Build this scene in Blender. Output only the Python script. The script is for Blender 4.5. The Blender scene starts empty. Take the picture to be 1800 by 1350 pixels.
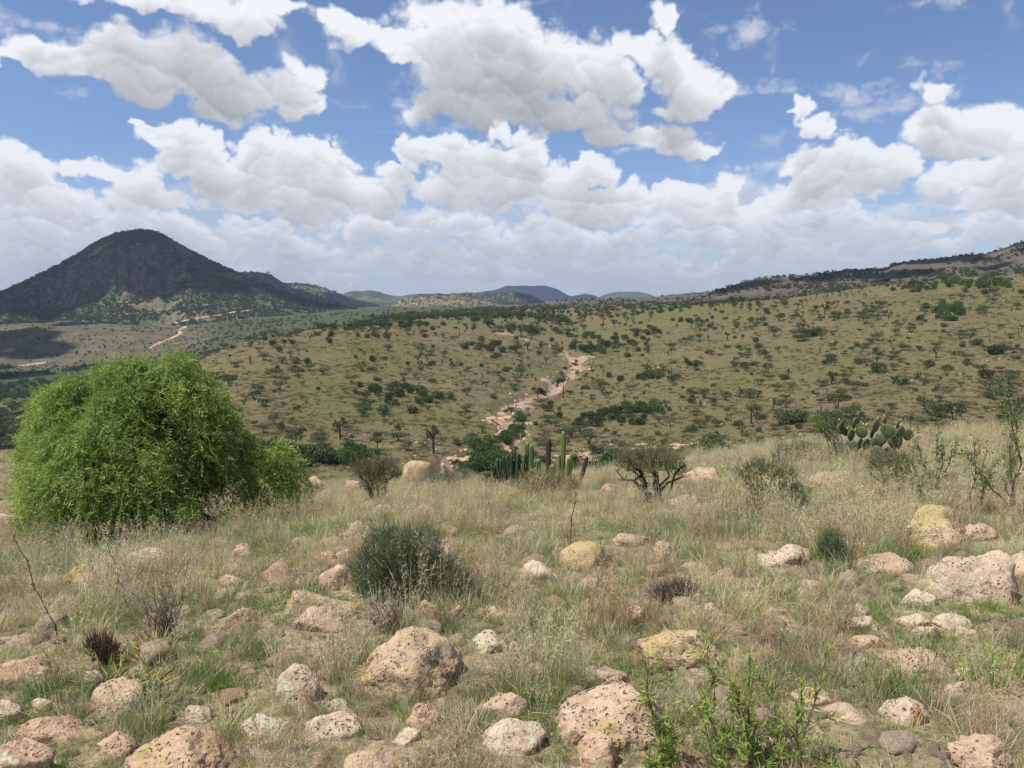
import bpy, bmesh, math, random, time
import numpy as np
from mathutils import Vector, Matrix, noise
T0 = time.time()
R = math.radians
SC = bpy.context.scene
COL = SC.collection

# ------------------------------------------------------------------ camera
F = 1413.0                      # focal length in pixels of the 1800 px wide photograph
TH = math.atan(145 / F)         # the camera looks a little below the horizon
EYE = 1.6
cam_d = bpy.data.cameras.new('camera')
cam_d.sensor_width = 36.0
cam_d.lens = 36.0 * F / 1800.0
cam_d.clip_start = 0.05
cam_d.clip_end = 60000.0
cam = bpy.data.objects.new('camera', cam_d)
cam.location = (0, 0, EYE)
cam.rotation_euler = (math.pi / 2 - TH, 0, 0)
COL.objects.link(cam)
SC.camera = cam

# ------------------------------------------------------------------ sun, exposure
SUN_EL, SUN_AZ = 63.0, -112.0   # azimuth from +Y, clockwise: sun stands left and slightly behind the camera
sun_d = bpy.data.lights.new('sun', 'SUN')
sun_d.energy = 5.0
sun_d.angle = R(0.53)
sun_d.color = (1.0, 0.965, 0.90)
sun = bpy.data.objects.new('sun', sun_d)
_sd = Vector((math.sin(R(SUN_AZ)) * math.cos(R(SUN_EL)), math.cos(R(SUN_AZ)) * math.cos(R(SUN_EL)), math.sin(R(SUN_EL))))
sun.rotation_euler = _sd.to_track_quat('Z', 'Y').to_euler()
COL.objects.link(sun)
SC.view_settings.view_transform = 'Standard'
SC.view_settings.look = 'None'
SC.view_settings.exposure = 0.0
SC.view_settings.gamma = 1.0
SC.view_settings.use_curve_mapping = False
SC.cycles.max_bounces = 5
SC.cycles.diffuse_bounces = 2
SC.cycles.glossy_bounces = 1
SC.cycles.transmission_bounces = 3
SC.cycles.volume_bounces = 0
SC.cycles.transparent_max_bounces = 4
SC.cycles.use_denoising = True
SC.cycles.caustics_reflective = False
SC.cycles.caustics_refractive = False
SC.cycles.sample_clamp_indirect = 4.0
# ---- gradient noise ----
_rs=np.random.RandomState(7)
_P=np.concatenate([_rs.permutation(256)]*3).astype(np.int32)
_G=_rs.randn(256,2); _G/=np.linalg.norm(_G,axis=1)[:,None]; _GX=_G[:,0].astype(np.float32); _GY=_G[:,1].astype(np.float32)
def pn(x,y,seed=0):
    x=np.asarray(x,np.float32); y=np.asarray(y,np.float32)
    xi=np.floor(x); yi=np.floor(y); xf=x-xi; yf=y-yi
    xi=xi.astype(np.int32)&255; yi=yi.astype(np.int32)&255
    u=xf*xf*xf*(xf*(xf*6-15)+10); v=yf*yf*yf*(yf*(yf*6-15)+10)
    a=_P[(xi+seed*37)&255]; b=_P[(xi+1+seed*37)&255]
    h00=_P[a+yi]; h01=_P[a+((yi+1)&255)]; h10=_P[b+yi]; h11=_P[b+((yi+1)&255)]
    n00=_GX[h00]*xf+_GY[h00]*yf; n10=_GX[h10]*(xf-1)+_GY[h10]*yf
    n01=_GX[h01]*xf+_GY[h01]*(yf-1); n11=_GX[h11]*(xf-1)+_GY[h11]*(yf-1)
    p=n00+u*(n10-n00); q=n01+u*(n11-n01)
    return (p+v*(q-p))*1.5
def fbm(x,y,o=5,seed=0,g=.5,l=2.03):
    s=0.;a=1.;t=0.
    for i in range(o):
        s=s+a*pn(x,y,seed+i); t+=a; a*=g; x=x*l+3.1; y=y*l+1.7
    return s/t
def billow(x,y,o=5,seed=0,g=.5,l=2.1):
    s=0.;a=1.;t=0.
    for i in range(o):
        s=s+a*np.sqrt(np.abs(pn(x,y,seed+i))+.003)*1.15; t+=a; a*=g; x=x*l+5.3; y=y*l+2.9
    return s/t   # about .5 mean, round bumps parted by creases
def sst(a,b,x):
    t=np.clip((x-a)/(b-a),0,1); return t*t*(3-2*t)
def px2ae(c,r):
    u=(c-900)/F; v=(675-r)/F
    fy=math.cos(TH)+v*math.sin(TH); fz=-math.sin(TH)+v*math.cos(TH)
    return math.degrees(math.atan2(u,fy)), math.degrees(math.atan2(fz,math.hypot(u,fy)))
# lobes: reference position in the photo (col,row,rx,ry)
L_TOP=[(20,105,70,16),(95,108,90,24),(170,112,80,34),(235,90,75,42),(285,100,75,52),(340,130,80,52),(410,160,80,44),(480,172,75,42),(535,135,35,32),(265,150,60,34),(395,200,55,20),(540,180,38,22),
 (330,8,170,20),(420,30,80,28),(440,58,52,26),(270,-15,170,22),(480,10,60,18),
 (598,32,40,26),(640,62,60,36),(720,70,90,42),(800,45,100,52),(880,55,90,56),(820,120,110,62),(930,120,130,72),(1040,125,85,62),(765,185,48,34),(900,190,130,46),(1010,205,110,42),(1090,150,45,50),
 (1160,28,28,34),(1165,95,55,40),(1205,140,62,48),(1258,160,44,40),(1215,190,55,22),(1110,80,60,26),
 (1085,235,90,22),(1150,240,80,24),(1215,262,48,16),
 (1637,158,26,22),(1655,210,52,46),(1735,222,68,44),(1800,240,80,50),(1720,258,90,26),(1890,230,110,50)]
L_WISP=[(520,110,30,60),(590,110,24,60),(620,190,34,12),(1358,90,26,26),(1370,120,12,18),(1530,100,16,12),(1240,235,20,14),(1350,245,30,14),(1350,245,60,10),(1330,5,18,14),(1775,20,20,40),(1580,185,50,14),(930,5,80,10)]
L_MID=[(250,218,22,12),(285,238,40,22),(350,245,48,32),(330,290,90,40),(470,262,62,42),(540,285,90,52),(430,320,110,50),(610,330,80,52),(560,355,120,40),(665,350,50,46),(730,262,36,40),(700,300,36,30),(790,270,52,48),(850,290,60,55),(930,270,40,50),(885,235,26,22),
 (800,330,110,42),(900,330,110,46),(980,330,70,40),(1035,300,42,34),(1090,345,55,34),(1050,365,130,40),(1190,345,60,28),(1290,325,32,32),(1240,360,90,32),(1330,370,80,34),(1405,195,26,20),(1440,222,42,24),(1425,290,60,34),(1500,278,70,42),(1575,290,52,40),(1480,320,110,34),(1400,350,70,30),(1690,310,80,30),(1770,300,60,34),(1760,350,80,24),
 (15,270,40,30),(50,310,60,32),(150,300,60,14),(220,310,70,18),(100,360,100,28),(240,345,70,30),(60,330,80,26)]
L_LOW=[(420,385,36,16),(470,405,50,24),(520,440,60,22),(605,438,16,10),(30,390,60,30),(130,400,90,34),(230,395,80,34),(300,400,60,26),(60,450,100,30),(200,440,110,30),(350,440,80,24),(330,470,120,20),(560,490,90,16),(450,480,90,18),
 (690,405,110,30),(820,400,110,34),(960,410,100,30),(1080,430,80,26),(900,440,120,24),(1200,400,110,30),(1320,410,110,28),(1450,390,90,30),(1560,400,70,22),(1620,392,36,18),(1740,392,44,26),(1790,400,60,30),(1650,430,100,22),(1400,450,120,20),(1100,470,130,16),(760,450,110,18),(850,480,140,14),(1250,480,120,14)]
def field(A,E,L,sharp=1.0,far=False):
    D=np.full(A.shape,-1.0,np.float32); B=np.zeros(A.shape,np.float32); W=np.full(A.shape,1e-3,np.float32)
    for c,r,rx,ry in L:
        a,e=px2ae(c,r); k=math.degrees(1/F); k2=k
        da=(A-a)/(rx*k*1.02); de=(E-e)/(ry*k2)
        # flat-ish bottoms
        de=np.where(de<0,de*1.25,de)
        q=np.sqrt(da*da+de*de)
        w=1-q
        D=np.maximum(D,w)+0.10*np.clip(w,0,1)*np.clip(D+.3,0,1)
        ww=np.clip(w+.15,0,1); B+=ww*de; W+=ww
    return D,B/W
def ambient_field(A,E,seed,cov,sc):
    # generic scattered cumulus used all round the sky, projected on a cloud deck
    el=np.clip(E,1.2,90); R=1/np.tan(np.radians(el)+.05)
    x=R*np.sin(np.radians(A)); y=R*np.cos(np.radians(A))
    return fbm(x*sc,y*sc,4,seed)*1.6-cov
def above(Hd,L,dE):
    """exponentially fading sum of what lies higher up (rows run from high to low elevation)"""
    T=np.zeros_like(Hd); k=math.exp(-dE/L); acc=np.zeros(Hd.shape[1],np.float32)
    for i in range(Hd.shape[0]):
        T[i]=acc; acc=acc*k+Hd[i]*dE/L
    return T
def clouds(A,E):
    """A,E azimuth/elevation grids in degrees, rows from the top down -> alpha, brightness"""
    A=A.astype(np.float32);E=E.astype(np.float32); dE=float(E[0,0]-E[1,0])
    wx=fbm(A*.35,E*.45,3,11)*1.5; wy=fbm(A*.35+9,E*.45+4,3,17)*1.1
    wx2=fbm(A*1.3,E*1.6,3,21)*.34; wy2=fbm(A*1.3+9,E*1.6+4,3,27)*.30
    inf=sst(44,34,np.abs(A))*sst(27,21,E)
    alpha=np.zeros_like(A); col=np.zeros_like(A)
    def hblur(a,n):
        if n<2: return a
        c=np.cumsum(np.pad(a,((0,0),(n,n)),mode='edge'),1); return (c[:,2*n:]-c[:,:-2*n])/(2*n)
    dA=float(A[0,1]-A[0,0])
    def layer(L,seed,nz,ns,thr,soft,amax,base,dark,Ls,amb=None,det=5,yw=1.0,size=1.0):
        nonlocal alpha,col
        D,B=field(A+wx+wx2,E+(wy+wy2)*yw,[(c_,r_+ry*(1-size)*.5,rx*size,ry*size) for c_,r_,rx,ry in L])
        D=D-(1-inf)*3
        if amb is not None: D=np.maximum(D,amb)
        b1=billow((A+wx2)*ns,(E+wy2)*ns*1.15,det,seed,.5)
        H=D+nz*(b1-.5)*1.5+.10*fbm(A*3.1,E*3.6,4,seed+9,.6)
        a=sst(thr,thr+soft,H)*amax
        Hd=np.clip(H-thr,0,.5)*2
        T1=hblur(above(Hd,Ls,dE),int(.5/dA)); T0=hblur(above(np.clip(b1-.42,0,1),Ls*.16,dE),int(.06/dA))
        g2=fbm((A+wx2)*ns*.30,(E+wy2)*ns*.55,3,seed+5); g3=fbm((A+wx2)*ns*1.1,(E+wy2)*ns*1.5,3,seed+8)
        lit=np.exp(-1.25*np.clip(T1+.40*g2-.22,0,3))
        bl=lambda o:billow((A+wx2)*ns*.8+7,(E+wy2+o)*ns*.95,3,seed+3,.42)
        rel=bl(0)-bl(.22/ns*.3)
        c=base-dark*(1-lit)-.06*T0*(1.3-lit)+.30*hblur(rel,int(.14/dA))+.06*g2+.07*g3
        c=c-.05*sst(.25,0.,H-thr)*sst(.3,-.3,B)
        col=col*(1-a)+c*a; alpha=alpha*(1-a)+a
    v=sst(9.0,.5,E)*(.62+.6*fbm(A*.16,E*1.1,4,31)); v=np.clip(v,0,.84)
    col=col*(1-v)+(.83+.04*sst(5,0,E))*v; alpha=alpha*(1-v)+v
    n=sst(12,4,E)*.55+fbm(A*.10,E*.42,4,33)*1.2-.22
    layer([(-9999,0,1,1)],37,.50,.34,.0,.6,.72,.95,.12,.9,amb=n-.08,det=4)
    layer(L_LOW,41,.62,.42,-.02,.40,.86,.99,.24,1.1,amb=np.full_like(A,-1),det=4)
    far=ambient_field(A,E,3,.42,1.1)*(1-inf)-inf*2
    layer(L_MID,51,.58,.30,-.10,.34,.97,1.05,.38,2.0,amb=far,size=.86)
    layer(L_WISP,61,1.0,.22,.10,1.5,.42,.90,.0,2.,det=5)
    far=ambient_field(A,E,9,.38,.8)*(1-inf)-inf*2
    layer(L_TOP,71,.58,.22,-.12,.48,.985,1.05,.52,3.0,amb=far,det=5,size=.93)
    return alpha,np.clip(col/np.maximum(alpha,1e-3),.3,1.0)

# ------------------------------------------------------------------ world: Nishita sky with clouds computed above
SKY_S = 0.10
SKYTINT = (1.08, 1.14, 1.30, 1)
def lin(c):
    c = np.clip(c, 0, None)
    return np.where(c <= .04045, c / 12.92, ((c + .055) / 1.055) ** 2.4)
def cloud_image(name, w, h, a0, a1, e0, e1):
    A, E = np.meshgrid(a0 + (a1 - a0) * (np.arange(w) + .5) / w, e1 - (e1 - e0) * (np.arange(h) + .5) / h)
    al, br = clouds(A, E)
    px = np.ones((h, w, 4), np.float32)
    px[..., 0] = al; px[..., 1] = lin(br * .985); px[..., 2] = 0
    lo = E[:, 0] < -.8; px[lo, :, 0] = 1.0; px[lo, :, 1] = .45     # below the horizon: plain haze
    im = bpy.data.images.new(name, w, h, alpha=False, float_buffer=True)
    im.colorspace_settings.name = 'Non-Color'
    im.pixels.foreach_set(px[::-1].ravel())
    im.update(); im.pack()
    return im
world = bpy.data.worlds.new('World')
SC.world = world
world.use_nodes = True
wt = world.node_tree; wt.nodes.clear()
def wn(t, **k):
    n = wt.nodes.new(t)
    for a, b in k.items(): setattr(n, a, b)
    return n
def wm(op, a, b=None, c=None, clamp=False):
    n = wn('ShaderNodeMath', operation=op); n.use_clamp = clamp
    for i, v in enumerate((a, b, c)):
        if v is None: continue
        if isinstance(v, (int, float)): n.inputs[i].default_value = v
        else: wt.links.new(v, n.inputs[i])
    return n.outputs[0]
tc = wn('ShaderNodeTexCoord'); sp = wn('ShaderNodeSeparateXYZ'); wt.links.new(tc.outputs['Generated'], sp.inputs[0])
az = wm('MULTIPLY', wm('ARCTAN2', sp.outputs[0], sp.outputs[1]), 180 / math.pi)
el = wm('MULTIPLY', wm('ARCSINE', sp.outputs[2]), 180 / math.pi)
PA, PE0, PE1 = 46.0, -2.0, 30.0
def samp(im, u, v, ext):
    cb = wn('ShaderNodeCombineXYZ'); wt.links.new(u, cb.inputs[0]); wt.links.new(v, cb.inputs[1])
    n = wn('ShaderNodeTexImage'); n.image = im; n.extension = ext; n.interpolation = 'Cubic' if im.size[0] > 1500 else 'Linear'
    wt.links.new(cb.outputs[0], n.inputs[0]); return n.outputs[0]
i1 = cloud_image('cloud_field_ahead', 1840, 640, -PA, PA, PE0, PE1)
i2 = cloud_image('cloud_field_around', 1080, 276, -180, 180, -2, 90)
c1 = samp(i1, wm('MULTIPLY_ADD', az, 1 / (2 * PA), .5), wm('DIVIDE', wm('SUBTRACT', el, PE0), PE1 - PE0), 'EXTEND')
c2 = samp(i2, wm('MULTIPLY_ADD', az, 1 / 360, .5), wm('DIVIDE', wm('ADD', el, 2.0), 92.0), 'EXTEND')
m1 = wm('MULTIPLY', wm('SUBTRACT', PA - .3, wm('ABSOLUTE', az)), .6, clamp=True)
m2 = wm('MULTIPLY', wm('SUBTRACT', PE1 - .3, el), .6, clamp=True)
def mixc(fac, a, b):
    n = wn('ShaderNodeMix', data_type='RGBA'); wt.links.new(fac, n.inputs[0])
    for s, v in ((n.inputs[6], a), (n.inputs[7], b)):
        if isinstance(v, tuple): s.default_value = v
        else: wt.links.new(v, s)
    return n.outputs[2]
cm = mixc(wm('MULTIPLY', m1, m2), c2, c1)
sc_ = wn('ShaderNodeSeparateColor'); wt.links.new(cm, sc_.inputs[0])
sky = wn('ShaderNodeTexSky', sky_type='NISHITA'); sky.sun_disc = False
sky.sun_elevation = R(SUN_EL); sky.sun_rotation = R(SUN_AZ)
sky.altitude = 2000; sky.air_density = 1.0; sky.dust_density = 0.4; sky.ozone_density = 1.2
tint = wn('ShaderNodeMix', data_type='RGBA', blend_type='MULTIPLY'); tint.inputs[0].default_value = 1.0
wt.links.new(sky.outputs[0], tint.inputs[6]); tint.inputs[7].default_value = SKYTINT
cc = wn('ShaderNodeVectorMath', operation='SCALE'); cc.inputs[0].default_value = (.985 / SKY_S, 1.0 / SKY_S, 1.045 / SKY_S)
wt.links.new(sc_.outputs[1], cc.inputs['Scale'])
fin = mixc(sc_.outputs[0], tint.outputs[2], cc.outputs[0])
bg = wn('ShaderNodeBackground'); bg.inputs[1].default_value = SKY_S
wt.links.new(fin, bg.inputs[0])
wo = wn('ShaderNodeOutputWorld'); wt.links.new(bg.outputs[0], wo.inputs[0])
world.cycles.sampling_method = 'MANUAL'; world.cycles.sample_map_resolution = 512
print('sky', round(time.time() - T0, 1))

# ------------------------------------------------------------------ unseen clouds, added above the picture: their shade falls on the mountain and the far ridges
def shade_cloud(x, y, z, cx, cy, rx, ry, n, seed, V, Fc):
    rs = np.random.RandomState(seed); bm = bmesh.new(); bmesh.ops.create_icosphere(bm, subdivisions=3, radius=1.0)
    D = np.array([v.co[:] for v in bm.verts]); T = np.array([[v.index for v in f.verts] for f in bm.faces]); bm.free()
    for i in range(n):
        a = rs.rand() * 6.28; r = rs.rand() ** .5; px_ = cx + math.cos(a) * r * rx; py_ = cy + math.sin(a) * r * ry; s = min(rx, ry) * rs.uniform(.28, .55)
        o = Vector(rs.uniform(-9, 9, 3)); k = 1 + .30 * np.array([noise.fractal(Vector(d) * 1.7 + o, .9, 2.1, 4) for d in D])
        P = D * k[:, None] * s; P[:, 2] = np.where(P[:, 2] < 0, P[:, 2] * .25, P[:, 2] * .8)
        Fc.append(T + sum(len(v) for v in V)); V.append(P + [px_, py_, z])
def shadow_at(x, y, z, rx, ry, n, seed, alt, V, Fc):
    """a cloud placed so that its shade falls round x, y, z"""
    k = (alt - z) / _sd.z; shade_cloud(x, y, alt, x + _sd.x * k, y + _sd.y * k, rx, ry, n, seed, V, Fc)
_V, _F = [], []
for a in [(-760, 1480, 60, 360, 190, 44, 1, 1000), (-1080, 1420, 20, 260, 200, 18, 2, 1000), (-560, 1560, 40, 130, 120, 8, 3, 1000), (-560, 900, -40, 130, 40, 8, 4, 900), (-420, 640, -50, 120, 60, 7, 12, 900), (-560, 790, -40, 150, 70, 10, 21, 900), (380, 740, 10, 130, 50, 10, 22, 800),
          (-760, 2450, 60, 260, 260, 14, 5, 1400), (-560, 3300, 60, 300, 300, 14, 6, 1600), (180, 2900, 20, 240, 200, 12, 7, 1500), (60, 6800, 60, 900, 500, 16, 8, 2600),
          (300, 800, 20, 150, 60, 12, 9, 800), (470, 860, 30, 110, 80, 9, 10, 800), (150, 900, 5, 90, 70, 7, 11, 800), (60, 1000, 0, 140, 60, 8, 13, 800)]:
    shadow_at(*a, _V, _F)
cm_ = bpy.data.materials.new('shade_cloud_white'); cm_.use_nodes = True; cm_.node_tree.nodes['Principled BSDF'].inputs['Base Color'].default_value = (.86, .87, .9, 1); cm_.node_tree.nodes['Principled BSDF'].inputs['Roughness'].default_value = 1
SHADE_CLOUDS = (np.concatenate(_V), np.concatenate(_F), cm_)

# ------------------------------------------------------------------ helpers
def mat_new(name):
    m = bpy.data.materials.new(name); m.use_nodes = True
    nt = m.node_tree; nt.nodes.clear()
    return m, nt
class N:
    """small shorthand for building node trees"""
    def __init__(s, nt): s.t = nt
    def n(s, ty, ins=None, **k):
        n = s.t.nodes.new(ty)
        for a, b in k.items(): setattr(n, a, b)
        for a, b in (ins or {}).items(): s.set(n.inputs[a], b)
        return n
    def set(s, sock, v):
        if isinstance(v, bpy.types.NodeSocket): s.t.links.new(v, sock)
        else: sock.default_value = v
    def m(s, op, a, b=0.0, c=0.0, clamp=False):
        n = s.n('ShaderNodeMath', {0: a, 1: b, 2: c}, operation=op); n.use_clamp = clamp; return n.outputs[0]
    def mix(s, f, a, b, mode='MIX'):
        n = s.n('ShaderNodeMix', data_type='RGBA', blend_type=mode)
        s.set(n.inputs[0], f); s.set(n.inputs[6], a); s.set(n.inputs[7], b); return n.outputs[2]
    def noise(s, vec, scale, det=4, rough=.55, out=0, dist=0.0):
        n = s.n('ShaderNodeTexNoise', {'Scale': scale, 'Detail': det, 'Roughness': rough, 'Distortion': dist})
        if vec is not None: s.t.links.new(vec, n.inputs['Vector'])
        return n.outputs[out]
    def ramp(s, v, a, b, x=0.0, y=1.0):
        n = s.n('ShaderNodeMapRange', {0: v, 1: a, 2: b, 3: x, 4: y}, interpolation_type='SMOOTHSTEP'); return n.outputs[0]
    def attr(s, name, ty='GEOMETRY', out='Color'):
        return s.n('ShaderNodeAttribute', attribute_name=name, attribute_type=ty).outputs[out]
    def out(s, col, rough=.9, bump=None, bstr=.5, bdist=.05, spec=.2, trans=None, alpha=None):
        p = s.n('ShaderNodeBsdfPrincipled', {'Base Color': col, 'Roughness': rough, 'Specular IOR Level': spec})
        if bump is not None:
            b = s.n('ShaderNodeBump', {'Height': bump, 'Strength': bstr, 'Distance': bdist}); s.t.links.new(b.outputs[0], p.inputs['Normal'])
        o = s.n('ShaderNodeOutputMaterial')
        res = p.outputs[0]
        if trans is not None:
            t = s.n('ShaderNodeBsdfTranslucent', {'Color': col}); x = s.n('ShaderNodeMixShader', {0: trans}); s.t.links.new(p.outputs[0], x.inputs[1]); s.t.links.new(t.outputs[0], x.inputs[2]); res = x.outputs[0]
        s.t.links.new(res, o.inputs[0])
def C(r, g, b):
    """albedo from 0-255 sRGB"""
    f = lambda c: (c / 255 / 12.92) if c / 255 <= .04045 else ((c / 255 + .055) / 1.055) ** 2.4
    return (f(r), f(g), f(b), 1.0)
def mesh_np(name, V, faces, mats=(), smooth=False, attrs=None):
    """faces: (n,3) or (n,4) int array, or a list of such arrays"""
    me = bpy.data.meshes.new(name)
    V = np.asarray(V, np.float32)
    if not isinstance(faces, (list, tuple)): faces = [faces]
    faces = [np.asarray(f, np.int32) for f in faces if len(f)]
    me.vertices.add(len(V)); me.vertices.foreach_set('co', V.ravel())
    tot = np.concatenate([np.full(len(f), f.shape[1], np.int32) for f in faces])
    idx = np.concatenate([f.ravel() for f in faces])
    me.loops.add(len(idx)); me.loops.foreach_set('vertex_index', idx)
    me.polygons.add(len(tot)); st = np.zeros(len(tot), np.int32); st[1:] = np.cumsum(tot)[:-1]
    me.polygons.foreach_set('loop_start', st)
    me.polygons.foreach_set('use_smooth', np.full(len(tot), smooth))
    me.update(calc_edges=True)
    for k, a in (attrs or {}).items():
        at = me.attributes.new(k, 'FLOAT', 'POINT'); at.data.foreach_set('value', np.asarray(a, np.float32).ravel())
    for m in mats: me.materials.append(m)
    return me
def link(name, me, parent=None, loc=None, **props):
    o = bpy.data.objects.new(name, me); COL.objects.link(o)
    if parent is not None: o.parent = parent
    if loc is not None: o.location = loc
    for k, v in props.items(): o[k] = v
    return o
def grid_faces(nr, nc):
    i = np.arange(nr * nc).reshape(nr, nc)
    return np.stack([i[:-1, :-1], i[:-1, 1:], i[1:, 1:], i[1:, :-1]], -1).reshape(-1, 4)

link('clouds', mesh_np('clouds', SHADE_CLOUDS[0], SHADE_CLOUDS[1], [SHADE_CLOUDS[2]], True), kind='stuff', label='unseen white clouds added overhead to shade the mountain and far ridges', category='clouds')
# ------------------------------------------------------------------ lie of the land
def slope_of_row(r):
    """rise per metre of forward distance for a row of the photograph"""
    v = (675 - np.asarray(r, float)) / F
    return (v * math.cos(TH) - math.sin(TH)) / (math.cos(TH) + v * math.sin(TH))
def u_of(c, r):
    v = (675 - np.asarray(r, float)) / F
    return (np.asarray(c, float) - 900) / F / (math.cos(TH) + v * math.sin(TH))
def u2col(u): return 900 + F * u * math.cos(TH)
# stations: distance, height (values under 200) or sight line given as the row it is seen at (values over 200)
FAR_L = [(1000, -60), (1300, -48), (2000, -45), (9500, -75)]
PROF = {
 -500: [(1, 0), (4, -.15), (8, -.9), (12, -1.9), (16, -2.7), (20, -3.0), (25, -3.3), (30, -4.3), (45, -13), (70, -26), (120, -37), (220, -44), (450, 715), (700, 662), (800, 612), (900, 585)] + FAR_L,
 0: [(1, 0), (4, -.12), (8, -.85), (12, -1.95), (14.5, -2.78), (20, -3.2), (25, -3.42), (30, -4.3), (45, -13), (70, -25), (120, -34), (220, 800), (300, 768), (450, 702), (560, 678), (700, 648), (800, 600), (900, 571)] + FAR_L,
 150: [(1, 0), (4, -.12), (8, -.85), (12, -2.0), (14.5, -2.8), (20, -3.5), (25, -3.9), (30, -5), (45, -13), (70, -24), (120, -31), (220, 785), (450, 702), (560, 675), (700, 645), (800, 596), (900, 562)] + FAR_L,
 260: [(1, 0), (4, -.12), (8, -.85), (12, -2.0), (14.5, -2.8), (20, -3.8), (25, -4.3), (30, -5.4), (45, -12.5), (70, -22), (120, -28.5), (200, -29), (250, -27), (320, -42), (450, 690), (560, 668), (700, 628), (850, 580), (930, 566), (1000, -55), (1300, -40), (2000, -42), (9500, -70)],
 320: [(1, 0), (4, -.12), (8, -.8), (12, -1.95), (16, -2.9), (20, -3.7), (25, -4.5), (30, -5.6), (45, -12), (70, -20), (120, -26), (200, -22.5), (250, -21), (320, -38), (450, -50), (560, 655), (700, 614), (850, 590), (960, 575), (1100, -40), (1300, -38), (2000, -42), (9500, -70)],
 370: [(1, 0), (4, -.12), (8, -.8), (12, -1.9), (16, -2.85), (20, -3.6), (25, -4.4), (30, -5.5), (45, -12), (70, -19.5), (110, 820), (165, 716), (200, 664), (240, 618), (310, -32), (450, -48), (560, 640), (700, 604), (850, 582), (960, 570), (1100, -36), (1300, -36), (2000, -42), (9500, -70)],
 430: [(1, 0), (4, -.12), (8, -.75), (12, -1.75), (16, -2.7), (20, -3.45), (25, -4.3), (30, -5.4), (45, -12), (70, -19), (110, 820), (135, 762), (165, 704), (200, 652), (235, 610), (260, 593), (320, -30), (450, -45), (560, 625), (700, 596), (850, 574), (1000, 563), (1300, -34), (2000, -40), (9500, -70)],
 520: [(1, 0), (4, -.1), (8, -.7), (12, -1.6), (16, -2.5), (20, -3.3), (25, -4.25), (30, -5.5), (45, -12), (70, -18.5), (110, 828), (130, 785), (165, 712), (200, 662), (240, 612), (280, 584), (310, 577), (380, -22), (500, -34), (700, 584), (900, 562), (1100, 552), (1300, -24), (2000, -38), (9500, -70)],
 650: [(1, 0), (4, -.1), (8, -.65), (12, -1.5), (16, -2.4), (20, -3.25), (25, -4.2), (29, -5.0), (45, -12), (70, -18), (110, 832), (130, 792), (165, 722), (200, 672), (240, 622), (280, 590), (330, 571), (380, 567), (450, 570), (550, 562), (700, 556), (900, 549), (1200, 543), (2000, 541), (9500, -68)],
 780: [(1, 0), (4, -.1), (8, -.65), (12, -1.45), (16, -2.35), (20, -3.2), (25, -4.15), (29, -5.0), (45, -12), (70, -18), (110, 838), (130, 803), (165, 738), (200, 688), (250, 634), (300, 598), (350, 574), (420, 557), (500, 553), (700, 548), (900, 545), (1200, 542), (2000, 539), (9500, -66)],
 880: [(1, 0), (4, -.1), (8, -.62), (12, -1.4), (16, -2.3), (20, -3.15), (25, -4.1), (29, -5.0), (45, -12), (70, -18.5), (110, 842), (130, 810), (165, 750), (200, 704), (250, 650), (300, 609), (350, 581), (420, 559), (520, 548), (700, 545), (900, 542), (1200, 540), (2000, 538), (9500, -64)],
 1000: [(1, 0), (4, -.1), (8, -.6), (12, -1.3), (16, -2.15), (20, -3.0), (25, -3.95), (28, -4.6), (45, -12), (70, -18.5), (110, 845), (130, 815), (165, 762), (200, 717), (250, 666), (300, 633), (350, 603), (420, 573), (520, 553), (650, 544), (900, 540), (1200, 539), (2000, 537), (9500, -62)],
 1100: [(1, 0), (4, -.1), (8, -.58), (12, -1.2), (16, -1.95), (20, -2.8), (25, -3.7), (28, -4.4), (45, -12), (70, -18.5), (110, 842), (130, 806), (165, 752), (200, 704), (250, 654), (300, 616), (350, 587), (420, 561), (520, 544), (650, 538), (900, 537), (2000, 537), (9500, -60)],
 1250: [(1, 0), (4, -.08), (8, -.55), (12, -1.05), (16, -1.7), (20, -2.45), (24, -3.1), (28, -4.2), (45, -11.5), (70, -18), (110, 835), (130, 798), (165, 738), (200, 688), (250, 632), (300, 592), (350, 561), (400, 543), (450, 534), (550, 534), (700, 534), (2000, 536), (9500, -60)],
 1400: [(1, 0), (4, -.06), (8, -.5), (12, -.95), (16, -1.45), (20, -2.05), (23, -2.6), (27, -4), (45, -11), (70, -17), (110, 826), (130, 788), (165, 724), (200, 668), (250, 606), (300, 563), (350, 536), (400, 523), (470, 524), (600, 532), (2000, 536), (9500, -60)],
 1550: [(1, 0), (4, -.05), (8, -.45), (12, -.85), (16, -1.3), (19, -1.7), (22, -2.4), (26, -4), (45, -10.5), (70, -16), (110, 815), (130, 775), (165, 706), (200, 646), (250, 578), (300, 533), (350, 508), (400, 501), (470, 510), (650, 532), (2000, 536), (9500, -60)],
 1700: [(1, 0), (4, -.04), (8, -.42), (12, -.8), (16, -1.15), (18, -1.4), (21, -2.2), (26, -4), (45, -10), (70, -15), (110, 808), (130, 764), (165, 690), (200, 626), (250, 560), (300, 515), (350, 493), (400, 488), (470, 500), (650, 532), (2000, 536), (9500, -60)],
 1800: [(1, 0), (4, -.03), (8, -.4), (12, -.75), (16, -1.05), (18, -1.3), (21, -2.1), (26, -4), (45, -10), (70, -15), (110, 805), (130, 758), (165, 682), (200, 616), (250, 550), (300, 506), (350, 484), (400, 480), (470, 494), (650, 532), (2000, 536), (9500, -60)],
 2300: [(1, 0), (4, 0), (8, -.3), (12, -.6), (16, -.9), (18, -1.2), (21, -2), (26, -4), (45, -10), (70, -15), (110, 800), (130, 745), (165, 660), (200, 590), (250, 525), (300, 485), (350, 465), (400, 460), (470, 480), (650, 532), (2000, 536), (9500, -60)],
}
_cols = sorted(PROF)
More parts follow.
